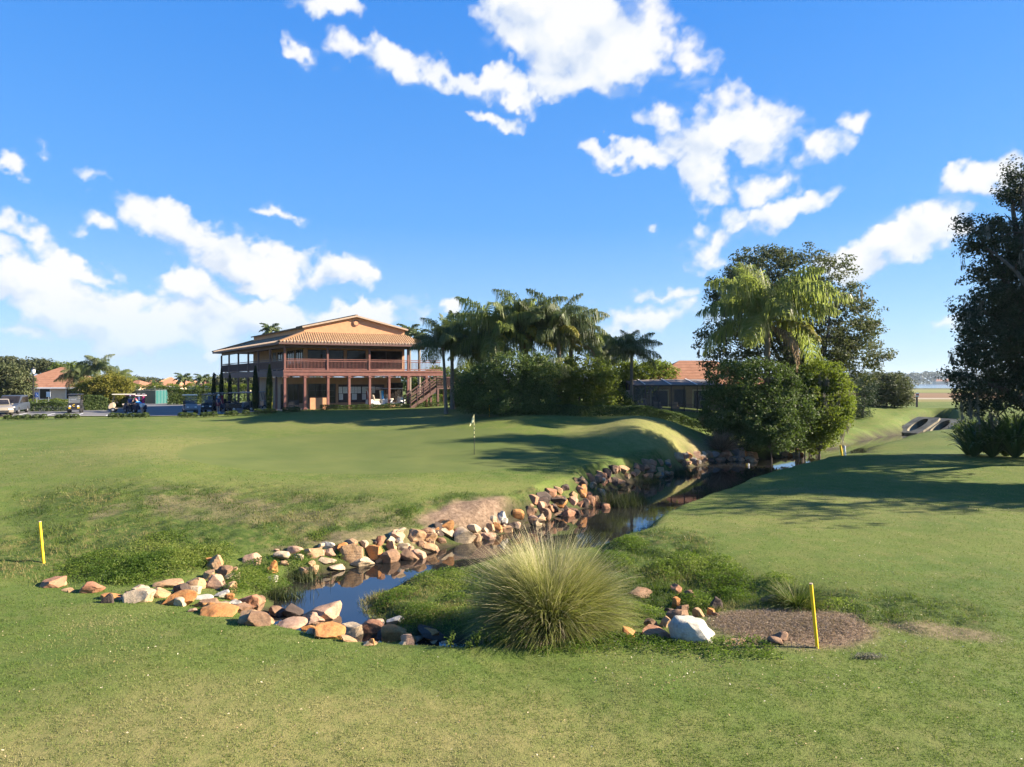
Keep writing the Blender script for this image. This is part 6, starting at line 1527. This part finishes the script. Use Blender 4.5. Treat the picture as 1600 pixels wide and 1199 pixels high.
for i, (px, lb) in enumerate(((1466, 'pale far house with red roof on the lake shore, left of two'), (1481, 'far house with wide red roof on the lake shore, right of two'))):
    d_ = 1640; house('distant_house', (px-800)/F*d_, d_, 20, 14, -.6, 7, 6, lb, M_CREAM, M_TERRA, detail=False, group='far houses across the lake', oh=1.5)
# ------------------------------------------------------------------ ground cover
B_LAWN = leafmat('lawn_blade', (.073,.122,.022), (.120,.166,.034), (.270,.240,.110), trans=.35, gloss=.6, spec=.15)
B_ROUGH = leafmat('rough_blade', (.035,.065,.012), (.085,.120,.022), (.20,.17,.07), trans=.35, gloss=.6, spec=.15)
B_WEED = leafmat('bright_weed_leaf', (.040,.080,.012), (.100,.155,.022), (.20,.235,.05), trans=.45, gloss=.5, spec=.2)
B_REED = leafmat('dark_reed', (.018,.028,.010), (.040,.055,.018), (.09,.09,.04), trans=.25)
B_LITTER = leafmat('fallen_leaf', (.20,.13,.06), (.40,.30,.17), (.62,.55,.42), trans=.1, gloss=.8)
def blades(P, h, w, rg, lean=.5):
    n = len(P); a = rg.uniform(0, 2*PI, n); s = np.c_[np.cos(a), np.sin(a), np.zeros(n)]*(w*rg.uniform(.7, 1.3, n))[:, None]
    le = rg.normal(0, lean, (n, 2)); tip = np.c_[le*h[:, None], h*np.clip(1-.35*np.hypot(*le.T)**2, .25, 1)]
    V = np.stack([P-s*.5, P+s*.5, P+tip], 1).reshape(-1, 3)
    return V, np.arange(3*n).reshape(-1, 3)
def scatter(n, d0, d1, rg, pxa=-60, pxb=1660, p=1.0):
    d = d0+(d1-d0)*rg.uniform(0, 1, n)**p; px = rg.uniform(pxa, pxb, n)
    return np.c_[(px-800)/F*d, d]
def water_s(P): return np.minimum(sdist(P, WPOLY), sdist(P, WPOLY2))
def stuff(name, V, Fc, T, m, label, cat='grass'):
    tag(link(mesh_np(name, V, Fc, T), name, m), label, cat, kind='stuff')
def lawn():
    rg = np.random.default_rng(500)
    A = scatter(360000, 8.2, 20, rg, p=1.15); A = A[rg.uniform(0, 1, len(A)) < 1-sstep(12.5, 20, A[:, 1])]
    B = scatter(210000, 12.5, 48, rg, p=1.35); B = B[rg.uniform(0, 1, len(B)) < sstep(12.5, 20, B[:, 1])]
    P = np.concatenate([A, B])
    hole = vnoise(P, 7.0, 71)*.6+vnoise(P, 17.0, 72)*.4; P = P[rg.uniform(0, 1, len(P)) < sstep(.22, .58, hole)*.9+.1]
    s = water_s(P); keep = (s > .35) & (greenmask(P) < .5) & (rg.uniform(0, 1, len(P)) < 1-sstep(30, 48, P[:, 1])) & (dirtmask(P) < rg.uniform(.1, .9, len(P)))
    P = P[keep]; z = gz(P[:, 0], P[:, 1]); d = P[:, 1]
    dry = fbm(P, .35, 3, 77)+.10*np.sin(P[:, 1]*1.1+P[:, 0]*.05); patch = fbm(P, 3.0, 3, 78)*.5+.5*vnoise(P, 7.0, 71)
    h = .030*rg.uniform(.5, 1.3, len(P))*(.6+.8*patch)*(1+.02*d); w = .0055+.00055*d
    V, Fc = blades(np.c_[P, z-.004], h, w, rg, .75)
    T = np.clip((dry-.5)*1.7+.36+.75*drymask(P)*(.4+.9*patch)+rg.normal(0, .18, len(P)), 0, 1)
    stuff('lawn_grass', V, Fc, T, B_LAWN, 'mown grass of the near lawn')
lawn()
def rough():
    rg = np.random.default_rng(501)
    P = np.concatenate([scatter(120000, 14, 30, rg), scatter(60000, 11.5, 20, rg, 500, 1250)])
    r = roughmask(P); s = water_s(P); keep = (r > rg.uniform(.15, .9, len(P))) & (s > .05) & (dirtmask(P) < .45)
    P = P[keep]; z = gz(P[:, 0], P[:, 1]); c_ = fbm(P, 1.1, 3, 90)
    h = np.clip(.05+.26*(c_-.32), .03, .3)*rg.uniform(.5, 1.4, len(P)); w = .008+.0006*P[:, 1]
    V, Fc = blades(np.c_[P, z-.01], h, w, rg, .6)
    T = np.clip((fbm(P, .6, 3, 92)-.5)*2.6+.50+rg.normal(0, .18, len(P)), 0, 1)
    stuff('rough_grass', V, Fc, T, B_ROUGH, 'uneven rough grass on the banks and slopes')
rough()
def weeds():
    """soft bright weeds: many small upright leaves in loose mounds"""
    rg = np.random.default_rng(502); Ps, Hs = [], []
    mounds = [(p, r, h) for p, r, h in [((250,888),1.1,.28),((290,880),.9,.25),((190,892),.9,.22),((140,885),.8,.2),((330,870),.7,.2),((215,905),.7,.18),((390,915),.7,.35),((405,895),.6,.3),((430,925),.5,.3),((370,925),.4,.2),
              ((1080,888),.7,.26),((1040,893),.55,.2),((1125,885),.5,.22),((1145,935),.4,.2),((1220,915),.45,.2),((1300,945),.5,.10),((1010,960),.5,.18),((1090,945),.5,.2),((1130,910),.8,.22),
              ((960,1005),.55,.14),((1010,1008),.5,.13),((1060,1012),.45,.11),((910,1010),.5,.10),((1120,1016),.5,.09),((1180,1015),.5,.09),((850,1012),.4,.08),
              ((620,930),.7,.12),((690,905),.9,.13),((740,930),.9,.14),((660,960),.7,.12),((720,965),.6,.14),((780,895),.8,.13),((600,945),.4,.10),((960,880),.6,.2),((985,850),.6,.18),
              ((640,802),.45,.14),((250,850),.8,.12),((500,840),.4,.10),((470,885),.4,.22),((530,880),.25,.15)]]
    for (p, r, h) in mounds:
        x, y, z = on(*p); n = int(2300*r*r*(1.6 if h > .15 else 1)); rr = r*np.sqrt(rg.uniform(0, 1, n))*rg.uniform(.55, 1.15, n); a = rg.uniform(0, 2*PI, n)
        Q = np.c_[x+rr*np.cos(a), y+rr*np.sin(a)*1.3]; Ps.append(Q); Hs.append(h*(1-.7*(rr/r)**2)*(.5+fbm(Q, 3.5, 2, 95)))
    P = np.concatenate(Ps); H = np.concatenate(Hs)*1.25; k = (water_s(P) > .02) & (H > .01); P, H = P[k], H[k]
    z = gz(P[:, 0], P[:, 1]); zz = rg.uniform(.1, 1, len(P))**.6*H
    V, Fc = leaf_quads(np.c_[P, z+zz], np.tile([0, 0, 1.], (len(P), 1)), .065, rg, aspect=.32, up=.4, wild=.9)
    stuff('weeds', V, Fc, np.clip((fbm(P, .7, 3, 99)-.5)*2.2+.45+rg.normal(0, .2, len(P)), 0, 1), B_WEED, 'bright green weeds along the stream edges', 'weeds')
weeds()
def tall_weeds():
    rg = np.random.default_rng(503); Ps, Os = [], []
    for i, p in enumerate([(760,1008),(775,1010),(790,1009),(745,1011),(810,1012),(735,1013),(830,1014),(703,1012)]):
        x, y, z = on(*p); root = empty('leafy_weed', (x, y, z-.01), 0, f'leafy upright weed at the foot of the grass clump, {ORD[[7,0,0,0,0,0,0,0][0] if 0 else [3,4,5,2,6,1,7,0][i]]} from the left', 'weed', 'leafy weeds before the grass clump')
        h = rg.uniform(.16, .42); mb = MB(); P = []; O = []
        for k in range(5):
            a = rg.uniform(0, 2*PI); tip = Vector((math.cos(a)*.10, math.sin(a)*.10, h*rg.uniform(.6, 1))); mb.tube([(0,0,0), tip*.5+Vector((0,0,.02)), tip], [.006,.005,.003], 5)
            for q in range(16): s = rg.uniform(.25, 1); P.append(np.array(tip)*s+rg.normal(0, .028, 3)); O.append([0, 0, 1.])
        mb.build('stems', B_WEED, root, world=False)
        V, Fc = leaf_quads(np.array(P), np.array(O), .055, rg, aspect=.5, wild=.6); link(mesh_np('leaves', V, Fc, rg.uniform(.3, 1, len(P))), 'leaves', B_WEED, root)
tall_weeds()
def reeds():
    rg = np.random.default_rng(504)
    for i, (px, py, n, r, h, lb) in enumerate([(965,790,700,1.0,.75,'dark reeds standing at the bend of the stream'),(990,785,400,.7,.6,'smaller dark reed tuft right of the stream bend'),(1070,742,500,1.2,.5,'dark grass fringe below the upper rock bank'),(1020,755,300,.8,.45,'short reeds by the upper water'),(470,905,350,.6,.4,'low water weeds at the left end of the stream'),(440,935,350,.5,.35,'water weeds beside the near rocks')]):
        x, y, z = ptz(px, py, WZ); y2 = y; root = empty('reed_tuft', (x, y2, z-.02), 0, lb, 'reeds')
        P = np.c_[rg.normal(0, r*.5, n), rg.normal(0, r*.35, n), np.zeros(n)]
        V, Fc = blades(P, h*rg.uniform(.5, 1.2, n), np.full(n, .022), rg, .35); link(mesh_np('blades', V, Fc, rg.uniform(0, 1, n)), 'blades', B_REED, root)
    x, y, _ = W2(1245, 15.6)[0], W2(1245, 15.6)[1], 0
    V, Fc, T = bladeset(rg, 900, .25, .75, 8, 70, (.4, 1.3), .006, dead=.3); root = empty('sedge_clump', (x, y, g1(x, y)), 0, 'grey-green sedge clump arching behind the mulch patch', 'sedge')
    link(mesh_np('blades', V, Fc, T, 'POINT'), 'blades', B_ROUGH, root)
    x, y, z = on(1358, 1028); P = np.c_[rg.normal(0, .13, 500), rg.normal(0, .06, 500), rg.uniform(0, .07, 500)]
    V, Fc = leaf_quads(P, np.tile([0, 0, 1.], (500, 1)), .07, rg, aspect=.12, wild=1.2)
    root = empty('moss_clump', (x, y, z), 0, 'grey fallen moss clump on the grass right of the mulch', 'moss'); link(mesh_np('strands', V, Fc, rg.uniform(0, 1, 500)), 'strands', L_MOSS, root)
reeds()
def litter():
    rg = np.random.default_rng(505)
    P = np.concatenate([scatter(700, 9, 16, rg), scatter(1500, 12, 30, rg, 950, 1660), scatter(500, 11, 14.5, rg, 900, 1450)])
    P = P[(water_s(P) > .4)]; z = gz(P[:, 0], P[:, 1])+.028
    V, Fc = leaf_quads(np.c_[P, z], np.tile([0, 0, 1.], (len(P), 1)), .034, rg, aspect=.55, wild=.35)
    stuff('fallen_leaves', V, Fc, rg.uniform(0, 1, len(P)), B_LITTER, 'small dry leaves scattered over the lawn', 'leaf litter')
    n = 16000; c = np.array([W2(1225, 14.1)]); P = np.c_[rg.normal(5.6, .95, n), rg.normal(14.1, .62, n)]; k = dirtmask(P) > .45; P = P[k]; z = gz(P[:, 0], P[:, 1])+rg.uniform(0, .03, len(P))
    V, Fc = leaf_quads(np.c_[P, z], np.tile([0, 0, 1.], (len(P), 1)), .075, rg, aspect=.16, wild=.5)
    stuff('mulch', V, Fc, rg.uniform(.2, 1, len(P)), L_BROWN, 'dead brown stalks and mulch', 'mulch')
litter()
# ------------------------------------------------------------------ air
def haze():
    o = MB().box(-4300, 4300, -320, 7300, -8, 60).build('haze', None)
    t = NT('haze_air'); t.l.new(t.node('ShaderNodeVolumePrincipled', {'Color': (.68, .84, 1, 1), 'Density': HAZE, 'Anisotropy': .2}).outputs[0], t.out.inputs['Volume'])
    o.data.materials.append(t.m); tag(o, 'thin blue haze over the lake and far woods', 'haze', kind='stuff')
HAZE = .00008
haze()
